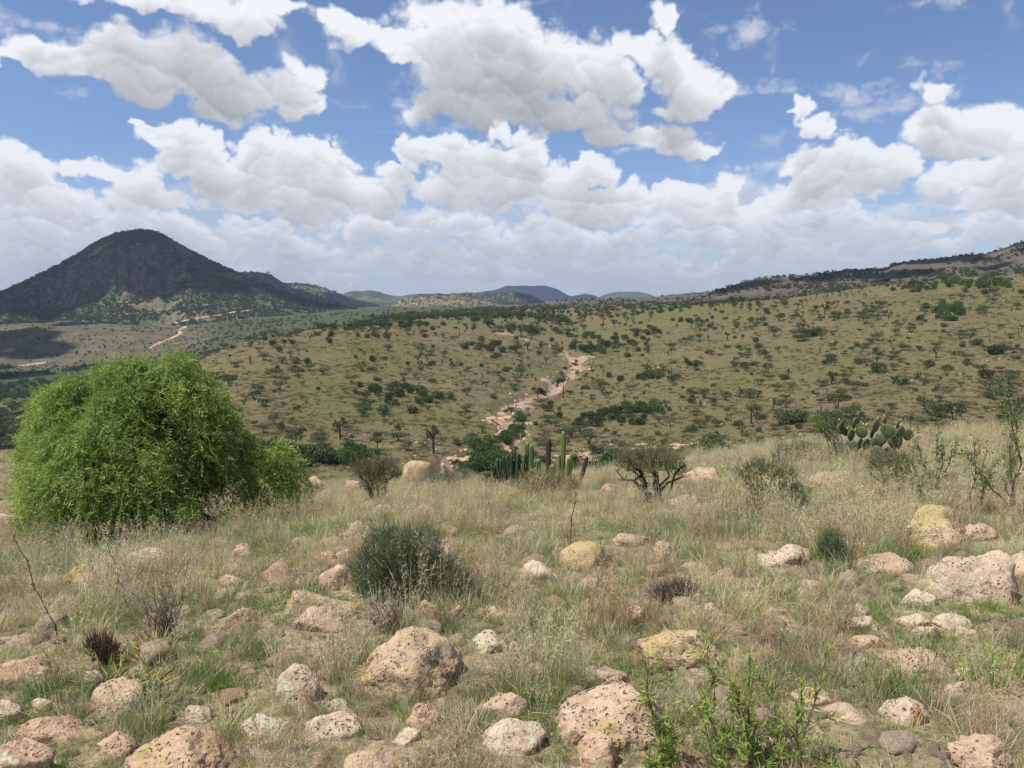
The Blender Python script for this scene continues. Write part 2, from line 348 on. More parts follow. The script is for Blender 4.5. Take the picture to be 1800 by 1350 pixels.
_LD = np.linspace(math.log(1.0), math.log(9500.0), 640)
_D = np.exp(_LD)
_CG = np.arange(-520, 2320, 8.0)
def _prof(c):
    p = sorted(PROF[c]); d = np.array([a for a, b in p], float)
    z = np.array([b if b < 200 else EYE + slope_of_row(b) * a for a, b in p], float)
    h = np.diff(d); m = np.diff(z) / h                      # monotone cubic
    t = np.zeros(len(d)); t[0] = m[0]; t[-1] = m[-1]
    for i in range(1, len(d) - 1):
        if m[i-1] * m[i] > 0:
            w1 = 2 * h[i] + h[i-1]; w2 = h[i] + 2 * h[i-1]; t[i] = (w1 + w2) / (w1 / m[i-1] + w2 / m[i])
    k = np.clip(np.searchsorted(d, _D, 'right') - 1, 0, len(d) - 2)
    s = (_D - d[k]) / h[k]
    return (2*s**3-3*s**2+1)*z[k] + (s**3-2*s**2+s)*h[k]*t[k] + (-2*s**3+3*s**2)*z[k+1] + (s**3-s**2)*h[k]*t[k+1]
_PZ = np.array([_prof(c) for c in _cols])
_TB = np.array([np.interp(_CG, _cols, _PZ[:, j]) for j in range(len(_D))]).T      # [col, station]
def _gauss(a, sg, ax):
    r = int(3 * sg); k = np.exp(-.5 * (np.arange(-r, r + 1) / sg) ** 2); k /= k.sum()
    p = [(0, 0), (0, 0)]; p[ax] = (r, r); b = np.pad(a, p, mode='edge')
    return sum(k[i] * np.take(b, np.arange(i, i + a.shape[ax]), ax) for i in range(2 * r + 1))
_TB = _gauss(_TB, 4.0, 0)
def base_h(x, y):
    yy = np.maximum(y, 3.0); c = (u2col(x / yy) - _CG[0]) / 8.0; s = (np.log(np.maximum(y, 1.0)) - _LD[0]) / (_LD[1] - _LD[0])
    c = np.clip(c, 0, len(_CG) - 1.001); s = np.clip(s, 0, len(_D) - 1.001)
    i = c.astype(int); j = s.astype(int); a = c - i; b = s - j
    return (_TB[i, j]*(1-a)*(1-b) + _TB[i+1, j]*a*(1-b) + _TB[i, j+1]*(1-a)*b + _TB[i+1, j+1]*a*b)
def bumps(x, y):
    n = .05 * fbm(x / .7, y / .7, 3, 101) * sst(40, 15, y) + .14 * fbm(x / 2.6, y / 2.6, 3, 105) * sst(2.5, 7, y)
    n = n + sst(40, 110, y) * (1.3 * fbm(x / 22, y / 22, 4, 111) + .3 * fbm(x / 6, y / 6, 3, 115))
    n = n + sst(500, 900, y) * 7 * fbm(x / 130, y / 130, 4, 121)
    return n
def raw_h(x, y): return base_h(x, y) + bumps(x, y)
def sight(c, r, fn=raw_h, d0=1.5, d1=1400.0):
    """where the sight line through a point of the photograph first meets the land"""
    u = float(u_of(c, r)); s = float(slope_of_row(r))
    d = np.exp(np.linspace(math.log(d0), math.log(d1), 900))
    g = fn(u * d, d) - (EYE + s * d)
    k = np.argmax(g > 0)
    if g[k] <= 0: return None
    if k == 0: dd = d[0]
    else:
        t = g[k-1] / (g[k-1] - g[k]); dd = d[k-1] + t * (d[k] - d[k-1])
    return Vector((u * dd, dd, EYE + s * dd))
# the dry creek: its course, then its bed is cut into the land
CREEK = [(745,828),(800,812),(848,800),(884,784),(902,764),(893,745),(877,728),(880,714),(915,704),(950,693),(975,682),(982,668),(1003,656),(1018,645),(1008,630),(1002,620)]
CREEK2 = [(1002,620),(1040,618),(1078,606),(1120,596),(1160,584),(1200,571),(1240,561)]
CREEK3 = [(1003,656),(1060,672),(1120,660),(1180,648),(1240,632),(1290,614)]
CREEK4 = [(1002,620),(960,604),(930,598),(900,585),(868,572),(858,563)]
def _line(P, w):
    q = [p for p in (sight(c, r, d0=60) for c, r in P) if p is not None]
    pts = []
    for a, b in zip(q[:-1], q[1:]):
        n = max(2, int((b - a).length / 3))
        for k in range(n): pts.append((a.x + (b.x-a.x)*k/n, a.y + (b.y-a.y)*k/n, w))
    return np.array(pts)
_CK = [(_line(CREEK, 1.8), 1.7, 1.0), (_line(CREEK2, 3.0), 2.0, .12), (_line(CREEK3, 2.5), 1.2, .15), (_line(CREEK4, 2.2), .8, .55)]
def creek_d(x, y, k):
    L = _CK[k][0]; out = np.full(x.shape, 1e3); xf = x.ravel(); yf = y.ravel(); of = out.ravel()
    sel = np.where((yf > L[:, 1].min() - 25) & (yf < L[:, 1].max() + 25) & (xf > L[:, 0].min() - 25) & (xf < L[:, 0].max() + 25))[0]
    if len(sel) == 0: return out
    X = xf[sel]; Y = yf[sel]; m = np.full(len(sel), 1e3)
    for px_, py_, w in L: m = np.minimum(m, np.hypot(X - px_, Y - py_))
    of[sel] = m
    return of.reshape(x.shape)
def height(x, y):
    x = np.asarray(x, float); y = np.asarray(y, float)
    z = raw_h(x, y)
    if np.max(y) > 80:
        for k in range(4):
            d = creek_d(x, y, k); w = _CK[k][0][0, 2]
            z = z - _CK[k][1] * sst(w * 2.0, w * .5, d + .35 * w * fbm(x / 10, y / 10, 2, 131))
    return z
def hit(c, r, d0=1.5, d1=1400.0): return sight(c, r, height, d0, d1)
def ht(x, y): return float(height(np.array([float(x)]), np.array([float(y)]))[0])

# ------------------------------------------------------------------ ground sheet
nr, nc = 760, 560
tt = np.linspace(0, 1, nr)
ys = -6 + (np.exp(tt * math.log(9400 / 7.0)) - 1) * 7.0
# more rows where the far hillside is seen
us = np.tan(np.linspace(-1, 1, nc) * 0.82) / math.tan(.82) * 1.12
Y, U = np.meshgrid(ys, us, indexing='ij')
X = U * (Y + 14)
Z = height(X, Y)
ck = [creek_d(X, Y, k) for k in range(4)]
bare = np.zeros_like(X)
for k in range(4):
    w = _CK[k][0][0, 2]
    bare = np.maximum(bare, _CK[k][2] * sst(w * 1.5, w * .5, ck[k] + w * .9 * fbm(X / 12, Y / 12, 2, 141)))
for c_, r_, rad in [(872,726,2.6),(866,738,2.0),(925,717,2.2),(945,706,1.6),(800,812,2.4),(785,820,1.6),(1016,628,5.0),(1000,622,4),(1010,652,4.0),(975,690,2.4),(895,760,1.6),(930,744,1.4),(1000,806,1.8),(1030,800,1.5),(880,585,3.5),(915,594,3.2),(1365,790,2.6),(1390,786,2.0),(960,668,2.0)]:
    p_ = sight(c_, r_, d0=60)
    if p_ is None: continue
    rad *= .8; q_ = np.hypot(X - p_.x, (Y - p_.y) * .6) + rad * .9 * fbm(X / 4, Y / 4, 3, 143)
    bare = np.maximum(bare, sst(rad * 1.5, rad * .7, q_) * .9)
lush = sst(-.05, .35, fbm(X / 60, Y / 60, 3, 151) + sst(230, 420, Y) * .5 * sst(.05, .3, X / np.maximum(Y, 1)) - .1)
brown = sst(540, 700, Y)
uu_ = X / np.maximum(Y, 1)
darkveg = .75 * sst(520, 600, Y) * sst(1500, 1200, Y) * sst(-.40, -.36, uu_) * sst(.02, -.08, uu_) + sst(420, 470, Y) * sst(720, 640, Y) * sst(-.33, -.5, X / np.maximum(Y, 1))  # dark green where the valley and the mountain's foot are thickly grown
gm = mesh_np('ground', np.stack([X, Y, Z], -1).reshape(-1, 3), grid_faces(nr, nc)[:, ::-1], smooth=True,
             attrs=dict(bare=bare, lush=lush, brown=brown, veg=darkveg))
m, nt = mat_new('ground_soil'); q = N(nt)
geo = q.n('ShaderNodeNewGeometry'); P_ = geo.outputs['Position']
sy = q.n('ShaderNodeSeparateXYZ', {0: P_}).outputs[1]
n1 = q.noise(P_, .035, 6, .6); n2 = q.noise(P_, .4, 6, .65); n3 = q.noise(P_, 3.0, 5, .65); n4 = q.noise(P_, 26.0, 4, .7)
near = q.mix(q.ramp(n3, .35, .65), C(152, 134, 106), C(184, 164, 134))
near = q.mix(q.ramp(n4, .42, .62), near, C(124, 112, 88))
near = q.mix(q.m('MULTIPLY', q.ramp(n2, .5, .62), .6), near, C(96, 104, 62))
far = q.mix(q.ramp(n1, .36, .62), C(114, 103, 75), C(104, 99, 67))
far = q.mix(q.m('MULTIPLY', q.attr('lush', out='Fac'), .75), far, C(99, 101, 60))
far = q.mix(q.m('MULTIPLY', q.ramp(n2, .5, .68), .55), far, C(126, 108, 82))
far = q.mix(q.m('MULTIPLY', q.ramp(q.noise(P_, 1.3, 5, .7), .52, .66), .5), far, C(94, 92, 58))
pale = q.m('MULTIPLY', q.ramp(q.noise(P_, 2.2, 3, .6), .66, .72), q.ramp(q.noise(P_, .03, 3, .5), .48, .6))
far = q.mix(pale, far, C(190, 165, 130))
base = q.mix(q.ramp(sy, 30, 70), near, far)
br = q.mix(q.ramp(n1, .4, .6), C(112, 102, 82), C(94, 88, 68))
br = q.mix(q.m('MULTIPLY', q.ramp(q.noise(P_, .05, 5, .7), .5, .62), .6), br, C(74, 78, 54))
base = q.mix(q.attr('brown', out='Fac'), base, br)
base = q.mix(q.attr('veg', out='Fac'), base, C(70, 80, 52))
sand = q.mix(q.ramp(n2, .35, .65), C(184, 162, 138), C(158, 132, 110))
sand = q.mix(q.m('MULTIPLY', q.ramp(q.noise(P_, .9, 4, .7), .5, .62), .6), sand, C(140, 100, 80))
bm_ = q.ramp(q.m('ADD', q.attr('bare', out='Fac'), q.m('MULTIPLY', q.m('SUBTRACT', q.m('ADD', q.m('MULTIPLY', n2, .5), q.m('MULTIPLY', n3, .5)), .5), 2.4)), .35, .6)
base = q.mix(bm_, base, sand)
bmp = q.m('ADD', q.m('MULTIPLY', n3, .6), q.m('MULTIPLY', n4, .25))
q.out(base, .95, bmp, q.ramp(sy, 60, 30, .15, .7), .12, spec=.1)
gm.materials.append(m)
GROUND = link('ground', gm, kind='structure')
print('ground', round(time.time() - T0, 1))

# ------------------------------------------------------------------ ridges and mountains beyond
def crest_fn(P):
    P = sorted(P); c = np.array([p[0] for p in P], float); r = np.array([p[1] for p in P], float)
    def f(x):
        k = np.clip(np.searchsorted(c, x) - 1, 0, len(c) - 2)
        h = np.diff(c); m_ = np.diff(r) / h; t = np.zeros(len(c)); t[1:-1] = np.where(m_[:-1]*m_[1:] > 0, 2*m_[:-1]*m_[1:]/(m_[:-1]+m_[1:]+1e-9), 0); t[0] = m_[0]; t[-1] = m_[-1]
        s = (x - c[k]) / h[k]
        return (2*s**3-3*s**2+1)*r[k] + (s**3-2*s**2+s)*h[k]*t[k] + (-2*s**3+3*s**2)*r[k+1] + (s**3-s**2)*h[k]*t[k+1]
    return f
RIDGES = {}
def ridge(name, P, dc, df, db, zb, mat, p=1.0, step=4.0, nf=60, nb=14, amp=6.0, sc=60.0, cliff=None, gul=0.0, sky=1.0, seed=0):
    c = np.arange(P[0][0], P[-1][0] + step, step); f = crest_fn(P)
    rows = f(c) + sky * fbm(c / 22, c * 0 + seed, 4, 200 + seed) * 2.2
    u = u_of(c, rows)
    # the crest line swings nearer and farther so the ridge has body
    dcv = dc * (1 + .05 * fbm(c / 160, c * 0 + 3.3, 2, 210 + seed))
    zc = EYE + slope_of_row(rows) * dcv
    t = np.concatenate([np.linspace(0, 1, nf), 1 + np.linspace(0, 1, nb + 1)[1:]])
    T, CI = np.meshgrid(t, np.arange(len(c)), indexing='ij')
    DC = dcv[CI]; ZC = zc[CI]; UU = u[CI]
    Dd = np.where(T <= 1, df + (DC - df) * T, DC + (db - DC) * (T - 1))
    Xx = UU * Dd; Yy = Dd
    s = np.where(T <= 1, T ** p, 1 - (T - 1) ** 1.3)
    if cliff is not None:
        c0, c1, t0, t1, k = cliff
        wgt = sst(c0 - 30, c0 + 20, c[CI]) * sst(c1 + 40, c1 - 20, c[CI])
        nn = t0 + .05 * fbm(c[CI] / 30, c[CI] * 0, 3, 7)
        step_ = sst(nn, nn + (t1 - t0), T) - (T - .5) * 0
        s = np.where(T <= 1, s + wgt * k * (step_ - T) * sst(0, .3, T) * sst(1.0, .85, T), s)
    zz = zb + (ZC - zb) * s
    fade = np.where(T <= 1, sst(0, .15, T) * (1 - T ** 3), sst(1, 1.3, T))
    n = fbm(Xx / sc, Yy / sc, 5, 220 + seed)
    g = 0
    if gul: g = gul * (np.abs(fbm(c[CI] / 34 + .5 * n, T * .8 + .2 * n, 4, 230 + seed)) * 2.2 - .5)
    zz = zz + fade * (amp * n + g)
    V = np.stack([Xx, Yy, zz], -1)
    me = mesh_np(name, V.reshape(-1, 3), grid_faces(len(t), len(c))[:, ::-1], [mat], smooth=True, attrs=dict(up=T))
    o = link(name, me, kind='structure')
    RIDGES[len(RIDGES)] = (V, c, t)
    return V
def hill_mat(name, tan, tan2, green, gsc=.02, gthr=(.45, .6), rock=None, dots=.12, dthr=.56):
    m, nt = mat_new(name); q = N(nt)
    P_ = q.n('ShaderNodeNewGeometry').outputs['Position']
    a = q.noise(P_, gsc, 5, .6); b = q.noise(P_, gsc * 4, 5, .65); d = q.noise(P_, dots, 4, .7)
    col = q.mix(q.ramp(b, .35, .65), tan, tan2)
    col = q.mix(q.ramp(a, *gthr), col, green)
    col = q.mix(q.m('MULTIPLY', q.ramp(d, dthr, dthr + .08), .7), col, C(52, 60, 42))
    if rock:
        gn = q.n('ShaderNodeSeparateXYZ', {0: q.n('ShaderNodeNewGeometry').outputs['True Normal']}).outputs[2]
        wv = q.n('ShaderNodeVectorMath', {0: P_, 1: (1, 1, .12)}, operation='MULTIPLY').outputs[0]
        rr = q.mix(q.ramp(q.noise(wv, .09, 5, .7), .4, .62), rock, C(72, 62, 54))
        col = q.mix(q.m('MULTIPLY', q.ramp(gn, .72, .58), .85), col, rr)
    q.out(col, 1.0, d, .6, 3.0, spec=.05)
    return m
M_MOUNT = hill_mat('mountain_scrub', C(122, 114, 92), C(100, 102, 76), C(82, 98, 64), .008, (.40, .56), rock=C(112, 98, 86))
M_MESA = hill_mat('mesa_scrub', C(112, 108, 84), C(84, 88, 66), C(60, 74, 52), .004, dots=.05)
M_TAN = hill_mat('tan_hill_soil', C(146, 128, 98), C(122, 110, 82), C(96, 100, 66), .006, (.5, .7), dots=.1, dthr=.58)
M_BLUE = hill_mat('far_hill_forest', C(90, 98, 80), C(74, 86, 70), C(56, 72, 60), .002, dots=.02)
M_BROWN = hill_mat('brown_ridge_soil', C(106, 96, 84), C(92, 86, 76), C(80, 80, 62), .012, (.5, .7), dots=.12, dthr=.60)
ridge('mountain', [(-700,640),(-500,610),(-300,585),(-150,556),(-60,528),(0,512),(60,486),(120,455),(170,425),(205,410),(250,403),(278,409),(310,425),(350,447),(400,471),(450,491),(500,514),(560,531),(640,545),(720,554),(800,575)],
      1500, 960, 2100, -62, M_MOUNT, p=1.05, step=3.0, nf=150, amp=9, sc=70, cliff=(60, 300, .60, .74, .34), gul=8, seed=1)
ridge('mesa', [(330,520),(380,484),(405,479),(440,478),(468,481),(482,487),(500,498),(520,508),(560,520),(610,536),(680,560)], 2400, 1800, 3000, -60, M_MESA, p=1.4, nf=60, amp=10, sc=90, gul=12, seed=2)
ridge('mesa', [(440,520),(490,501),(515,497),(545,500),(570,506),(605,519),(640,530),(700,545)], 3200, 2500, 3900, -60, M_MESA, p=1.3, nf=50, amp=12, sc=120, gul=14, seed=3)
ridge('mesa', [(560,540),(592,526),(606,515),(618,512),(650,511),(666,512),(676,517),(700,520),(730,523),(800,535)], 4200, 3400, 5000, -60, M_MESA, p=1.3, nf=50, amp=14, sc=150, gul=16, seed=4)
ridge('hill', [(620,560),(672,544),(700,530),(730,521),(760,518),(800,519),(840,526),(880,536),(920,548)], 2300, 1800, 2700, -60, M_TAN, p=1.0, nf=50, amp=5, sc=90, gul=5, seed=5)
ridge('hill', [(720,540),(760,519),(800,516),(850,515),(900,514),(935,520),(955,530),(990,545)], 2900, 2400, 3500, -60, M_MESA, p=1.2, nf=50, amp=9, sc=100, gul=9, seed=6)
ridge('mountain', [(690,524),(720,518),(760,516),(800,518),(828,516),(852,512),(870,509),(893,503),(925,502),(958,502),(972,506),(988,513),(1005,520),(1030,517),(1046,519),(1056,526),(1100,545)], 6800, 5600, 8200, -90, M_BLUE, p=1.2, nf=60, amp=22, sc=260, gul=26, seed=7)
ridge('hill', [(1020,535),(1052,523),(1068,516),(1090,513),(1118,513),(1136,516),(1150,520),(1180,530)], 5600, 4800, 6600, -80, M_BLUE, p=1.2, nf=50, amp=12, sc=200, gul=16, seed=8)
ridge('hill', [(1100,535),(1150,522),(1200,516),(1240,513),(1300,511),(1400,515),(1500,520)], 1700, 1300, 2100, -45, M_BROWN, p=1.0, nf=40, amp=6, sc=80, seed=9)
ridge('hill', [(830,560),(900,543),(945,534),(990,529),(1040,526),(1080,524),(1130,524),(1180,525),(1240,528),(1320,530),(1500,540)], 900, 640, 1150, -14, M_BROWN, p=.9, nf=50, amp=2.0, sc=50, seed=10)
ridge('ridge', [(1100,560),(1180,540),(1225,526),(1262,511),(1290,501),(1330,490),(1360,487),(1400,484),(1440,481),(1475,476),(1520,474),(1558,470),(1570,463),(1600,459),(1650,454),(1700,448),(1735,445),(1765,436),(1800,424),(1850,405),(1950,375),(2200,350),(2500,350)],
      780, 480, 1100, -14, M_BROWN, p=1.05, nf=90, amp=5, sc=55, gul=3, step=3.0, seed=11)
print('ridges', round(time.time() - T0, 1))

# ------------------------------------------------------------------ building plants out of leaves and tubes
rng = np.random.RandomState(5)
def norm(v): return v / np.maximum(np.linalg.norm(v, axis=-1, keepdims=True), 1e-9)
def blades(base, dirn, length, width, bend=None, side=None, seg=1):
    """thin tapering strips. base,dirn,bend (n,3); length,width (n,). seg=1 gives one triangle each"""
    n = len(base); d = norm(dirn)
    if side is None: side = rng.normal(size=(n, 3))
    sd = norm(np.cross(d, side)) * width[:, None] * .5
    if bend is None: bend = np.zeros((n, 3))
    if seg == 1:
        tip = base + d * length[:, None] + bend * length[:, None]
        V = np.stack([base - sd, base + sd, tip], 1).reshape(-1, 3)
        i = np.arange(n)[:, None] * 3
        return V, [np.concatenate([i, i+1, i+2], 1)]
    L = []
    for k in range(seg):
        t = k / seg
        p = base + d * (length * t)[:, None] + bend * (length * t * t)[:, None]
        w = 1 - t * .55
        L += [p - sd * w, p + sd * w]
    L.append(base + d * length[:, None] + bend * length[:, None])
    V = np.stack(L, 1).reshape(-1, 3); m = 2 * seg + 1
    i = np.arange(n)[:, None] * m; Q = [np.concatenate([i+2*k, i+2*k+1, i+2*k+3, i+2*k+2], 1) for k in range(seg-1)]
    return V, [np.concatenate(Q), np.concatenate([i+2*seg-2, i+2*seg-1, i+2*seg], 1)]
def leaves(c, size, aspect=2.0, up=None, spread=1.0):
    """diamond leaves at centres c, random facing"""
    n = len(c); d = norm(rng.normal(size=(n, 3)) * spread + (0 if up is None else up)); s = norm(np.cross(d, rng.normal(size=(n, 3))))
    l = (size * (.7 + .6 * rng.rand(n)))[:, None]; w = l / aspect
    V = np.stack([c - d*l*.5, c + s*w*.5, c + d*l*.5, c - s*w*.5], 1).reshape(-1, 3)
    i = np.arange(n)[:, None] * 4
    return V, [np.concatenate([i, i+1, i+2, i+3], 1)]
def tube(P, rad, k=6, cap=True):
    P = np.asarray(P, float); n = len(P); rad = np.broadcast_to(np.asarray(rad, float), (n,))
    T = norm(np.gradient(P, axis=0)); a = norm(np.cross(T, np.tile([.31, .17, .93], (n, 1)) if abs(T[0] @ np.array([.3, .17, .93])) < .9 else np.tile([1., 0, 0], (n, 1)))); b = np.cross(T, a)
    th = np.arange(k) / k * 2 * math.pi
    V = (P[:, None] + (a[:, None] * np.cos(th)[None, :, None] + b[:, None] * np.sin(th)[None, :, None]) * rad[:, None, None]).reshape(-1, 3)
    i = np.arange(n - 1)[:, None] * k; j = np.arange(k)[None]; jn = (j + 1) % k
    Fq = np.stack([i + j, i + jn, i + k + jn, i + k + j], -1).reshape(-1, 4)
    if cap:
        V = np.concatenate([V, P[-1:] + T[-1:] * rad[-1] * .5]); e = len(V) - 1; o = (n - 1) * k
        return V, [Fq, np.stack([o + j[0], o + jn[0], np.full(k, e)], -1)]
    return V, [Fq]
class Acc:
    def __init__(s): s.V = []; s.F = {3: [], 4: []}; s.n = 0; s.A = []; s.mi = {3: [], 4: []}
    def add(s, VF, a=0.0, mi=0):
        V, Fs = VF
        for f in Fs:
            if len(f): s.F[f.shape[1]].append(f + s.n); s.mi[f.shape[1]].append(np.full(len(f), mi))
        s.V.append(V); s.A.append(np.broadcast_to(np.asarray(a, float), (len(V),))); s.n += len(V); return s
    def mesh(s, name, mats, smooth=False):
        fs = [np.concatenate(s.F[k]) for k in (3, 4) if s.F[k]]
        me = mesh_np(name, np.concatenate(s.V), fs, mats, smooth, dict(shade=np.concatenate(s.A)))
        if len(mats) > 1: me.polygons.foreach_set('material_index', np.concatenate([np.concatenate(s.mi[k]) for k in (3, 4) if s.mi[k]]).astype(np.int32))
        return me
def leaf_mat(name, c1, c2, trans=.25, var=.35, hue=(0, 0), rough=.6, spec=.25, tip=None):
    """leaf colour: varies from leaf to leaf ('shade'), from plant to plant (object random)"""
    m, nt = mat_new(name); q = N(nt)
    s = q.attr('shade', out='Fac'); r = q.n('ShaderNodeObjectInfo').outputs['Random']
    col = q.mix(s, c1, c2)
    if tip: col = q.mix(q.ramp(s, .90, .96), col, tip)
    v = q.m('ADD', 1 - var / 2, q.m('MULTIPLY', r, var))
    h = q.n('ShaderNodeHueSaturation', {'Hue': q.m('ADD', .5 + hue[0], q.m('MULTIPLY', r, hue[1])), 'Saturation': 1.0, 'Value': v, 'Color': col}).outputs[0]
    q.out(h, rough, trans=trans, spec=spec)
    return m
M_BARK = leaf_mat('grey_bark', C(78, 66, 54), C(104, 92, 78), 0, .3, rough=.9)
M_DARKBARK = leaf_mat('dark_bark', C(70, 60, 50), C(94, 80, 66), 0, .3, rough=.9)
M_ACACIA = leaf_mat('acacia_leaf', C(72, 82, 52), C(104, 110, 72), .2, .5, (-.01, .03))
M_GREEN = leaf_mat('bright_bush_leaf', C(60, 86, 42), C(92, 116, 58), .25, .4, (-.01, .02))
M_GREY = leaf_mat('grey_bush_leaf', C(82, 86, 64), C(112, 112, 86), .15, .4, (-.02, .03))
M_DARK = leaf_mat('dark_bush_leaf', C(58, 70, 44), C(84, 96, 60), .15, .5, (-.01, .03))
M_YUCCA = leaf_mat('yucca_leaf', C(76, 84, 60), C(112, 114, 86), .1, .4, rough=.5)
M_NOPAL = leaf_mat('nopal_skin', C(80, 90, 60), C(104, 110, 80), 0, .3, rough=.55)
def blob_pts(n, lobes, shell=.55):
    """points in a union of ellipsoids, denser near the skin. lobe: x,y,z,rx,ry,rz"""
    L = np.array(lobes, float); vol = L[:, 3] * L[:, 4] * L[:, 5]; k = rng.choice(len(L), n, p=vol ** .8 / (vol ** .8).sum())
    d = norm(rng.normal(size=(n, 3))); r = shell + (1 - shell) * rng.rand(n) ** .7
    return L[k, :3] + d * L[k, 3:] * r[:, None]
def curve_pts(a, b, n=5, sag=0.0, wob=.05):
    a = np.array(a, float); b = np.array(b, float); t = np.linspace(0, 1, n)[:, None]; l = np.linalg.norm(b - a)
    w = rng.normal(size=(n, 3)) * wob * l; w[0] = w[-1] = 0
    P = a + (b - a) * t + w; P[:, 2] += sag * l * (t[:, 0] * (1 - t[:, 0])) * 4
    return P
# --- bushes and trees of the far hillside: one unit = one metre
def far_acacia(seed, w=3.2, h=2.0, nl=420, flat=.32, mat=None):
    rng.seed(seed); A = Acc()
    tips = []
    for k in range(5):
        th = k / 5 * 6.28 + rng.rand(); r = w * (.18 + .2 * rng.rand())
        e = (math.cos(th) * r, math.sin(th) * r, h * (.62 + .2 * rng.rand())); tips.append(e)
        A.add(tube(curve_pts((0, 0, -.3), e, 4, .08), np.linspace(.09, .03, 4), 4), .3, 1)
    lobes = [(x * 1.15, y * 1.15, h * .72 + .1 * rng.rand() * h, w * .27, w * .27, h * flat) for x, y, z in tips] + [(0, 0, h * .75, w * .3, w * .3, h * flat)]
    A.add(leaves(blob_pts(nl, lobes, .3), np.full(nl, .30), 1.6), np.repeat(rng.rand(nl), 4), 0)
    return A.mesh('acacia', [mat or M_ACACIA, M_DARKBARK])
def far_round(seed, w=2.6, h=1.9, nl=480, mat=None):
    rng.seed(seed); A = Acc()
    lobes = [(0, 0, h * .4, w * .42, w * .42, h * .5)] + [(rng.uniform(-.3, .3) * w, rng.uniform(-.3, .3) * w, h * rng.uniform(.3, .6), w * .25, w * .25, h * .35) for _ in range(5)]
    P = blob_pts(nl, lobes, .6); P[:, 2] = np.abs(P[:, 2])
    A.add(leaves(P, np.full(nl, .28), 1.5), np.repeat(rng.rand(nl), 4), 0)
    A.add(tube(curve_pts((0, 0, -.3), (0, 0, h * .5)), np.linspace(.1, .05, 5), 4), .3, 1)
    return A.mesh('bush', [mat or M_DARK, M_DARKBARK])
def far_yucca(seed, h=3.4, nb=3):
    rng.seed(seed); T_ = Acc(); Cn = Acc()
    heads = []
    fork = h * rng.uniform(.28, .5)
    T_.add(tube(curve_pts((0, 0, -.3), (0, 0, fork), 4, 0, .02), np.linspace(.20, .15, 4), 6), .3)
    for k in range(nb):
        th = k / max(nb, 1) * 6.28 + rng.rand() * 1.5; r = h * rng.uniform(.08, .26) if nb > 1 else .05
        e = np.array([math.cos(th) * r, math.sin(th) * r, h * rng.uniform(.68, .95)])
        T_.add(tube(curve_pts((0, 0, fork * .92), e, 4, -.05), np.linspace(.14, .10, 4), 5), .3); heads.append(e)
        if rng.rand() < .45:
            e2 = e * [1.7, 1.7, .86] + rng.normal(size=3) * .12; T_.add(tube(curve_pts(e * [.6, .6, .7], e2, 3), [.1, .09, .08], 5), .3); heads.append(e2)
    for e in heads:
        n = 46; d = norm(rng.normal(size=(n, 3)) * [1, 1, .8] + [0, 0, .45])
        Cn.add(blades(np.tile(e, (n, 1)), d, rng.uniform(.34, .52, n), np.full(n, .085)), np.repeat(rng.rand(n), 3))
        n = 30; d = norm(rng.normal(size=(n, 3)) * [1, 1, .1] + [0, 0, -.9]); b0 = e - [0, 0, 1] * rng.uniform(0, .5, n)[:, None]
        T_.add(blades(b0, d, rng.uniform(.25, .4, n), np.full(n, .09)), .8)
    return T_.mesh('yucca_trunk', [M_DARKBARK]), Cn.mesh('yucca_crown', [M_YUCCA])
def pad_mesh_vf(c, axis, face, r=.16, l=.2, th=.03, ns=10):
    """one cactus pad: flattened disc standing on c, growing along axis"""
    ax = axis / np.linalg.norm(axis); f = face - ax * (face @ ax); f /= np.linalg.norm(f); s = np.cross(ax, f)
    V = []; a = np.linspace(0, 2 * math.pi, ns, endpoint=False)
    ctr = np.array(c) + ax * l
    for off, k in ((-th, .72), (-th * .6, .94), (th * .0, 1.0), (th * .6, .94), (th, .72)):
        V.append(ctr + f * off + (np.outer(np.cos(a), ax) * l * k + np.outer(np.sin(a), s) * r * k * (1 - .25 * (np.cos(a) < 0) * -np.cos(a))[:, None]))
    V = np.concatenate(V + [ctr[None] - f * th * 1.05, ctr[None] + f * th * 1.05]); i = np.arange(4)[:, None] * ns; j = np.arange(ns)[None]; jn = (j + 1) % ns
    Q = np.stack([i + j, i + jn, i + ns + jn, i + ns + j], -1).reshape(-1, 4)
    t1 = np.stack([jn[0], j[0], np.full(ns, 5 * ns)], -1); t2 = np.stack([4 * ns + j[0], 4 * ns + jn[0], np.full(ns, 5 * ns + 1)], -1)
    return V, [Q, t1, t2]
def far_nopal(seed, w=2.0, h=1.6, n=34):
    rng.seed(seed); A = Acc(); base = [np.array([rng.uniform(-.2, .2) * w, rng.uniform(-.2, .2) * w, 0]) for _ in range(9)]
    pts = [(b, norm(np.array([b[0] * .6, b[1] * .6, 1.2]))) for b in base]
    for k in range(n):
        b, ax = pts[rng.randint(len(pts))]
        l = .19 * rng.uniform(.8, 1.2)
        A.add(pad_mesh_vf(b, ax, rng.normal(size=3), l * .85, l, .035, 7), rng.rand())
        top = b + ax * l * 2
        if top[2] < h: pts.append((top, norm(ax + rng.normal(size=3) * .55 + [0, 0, .25])))
    return A.mesh('prickly_pear', [M_NOPAL], True)
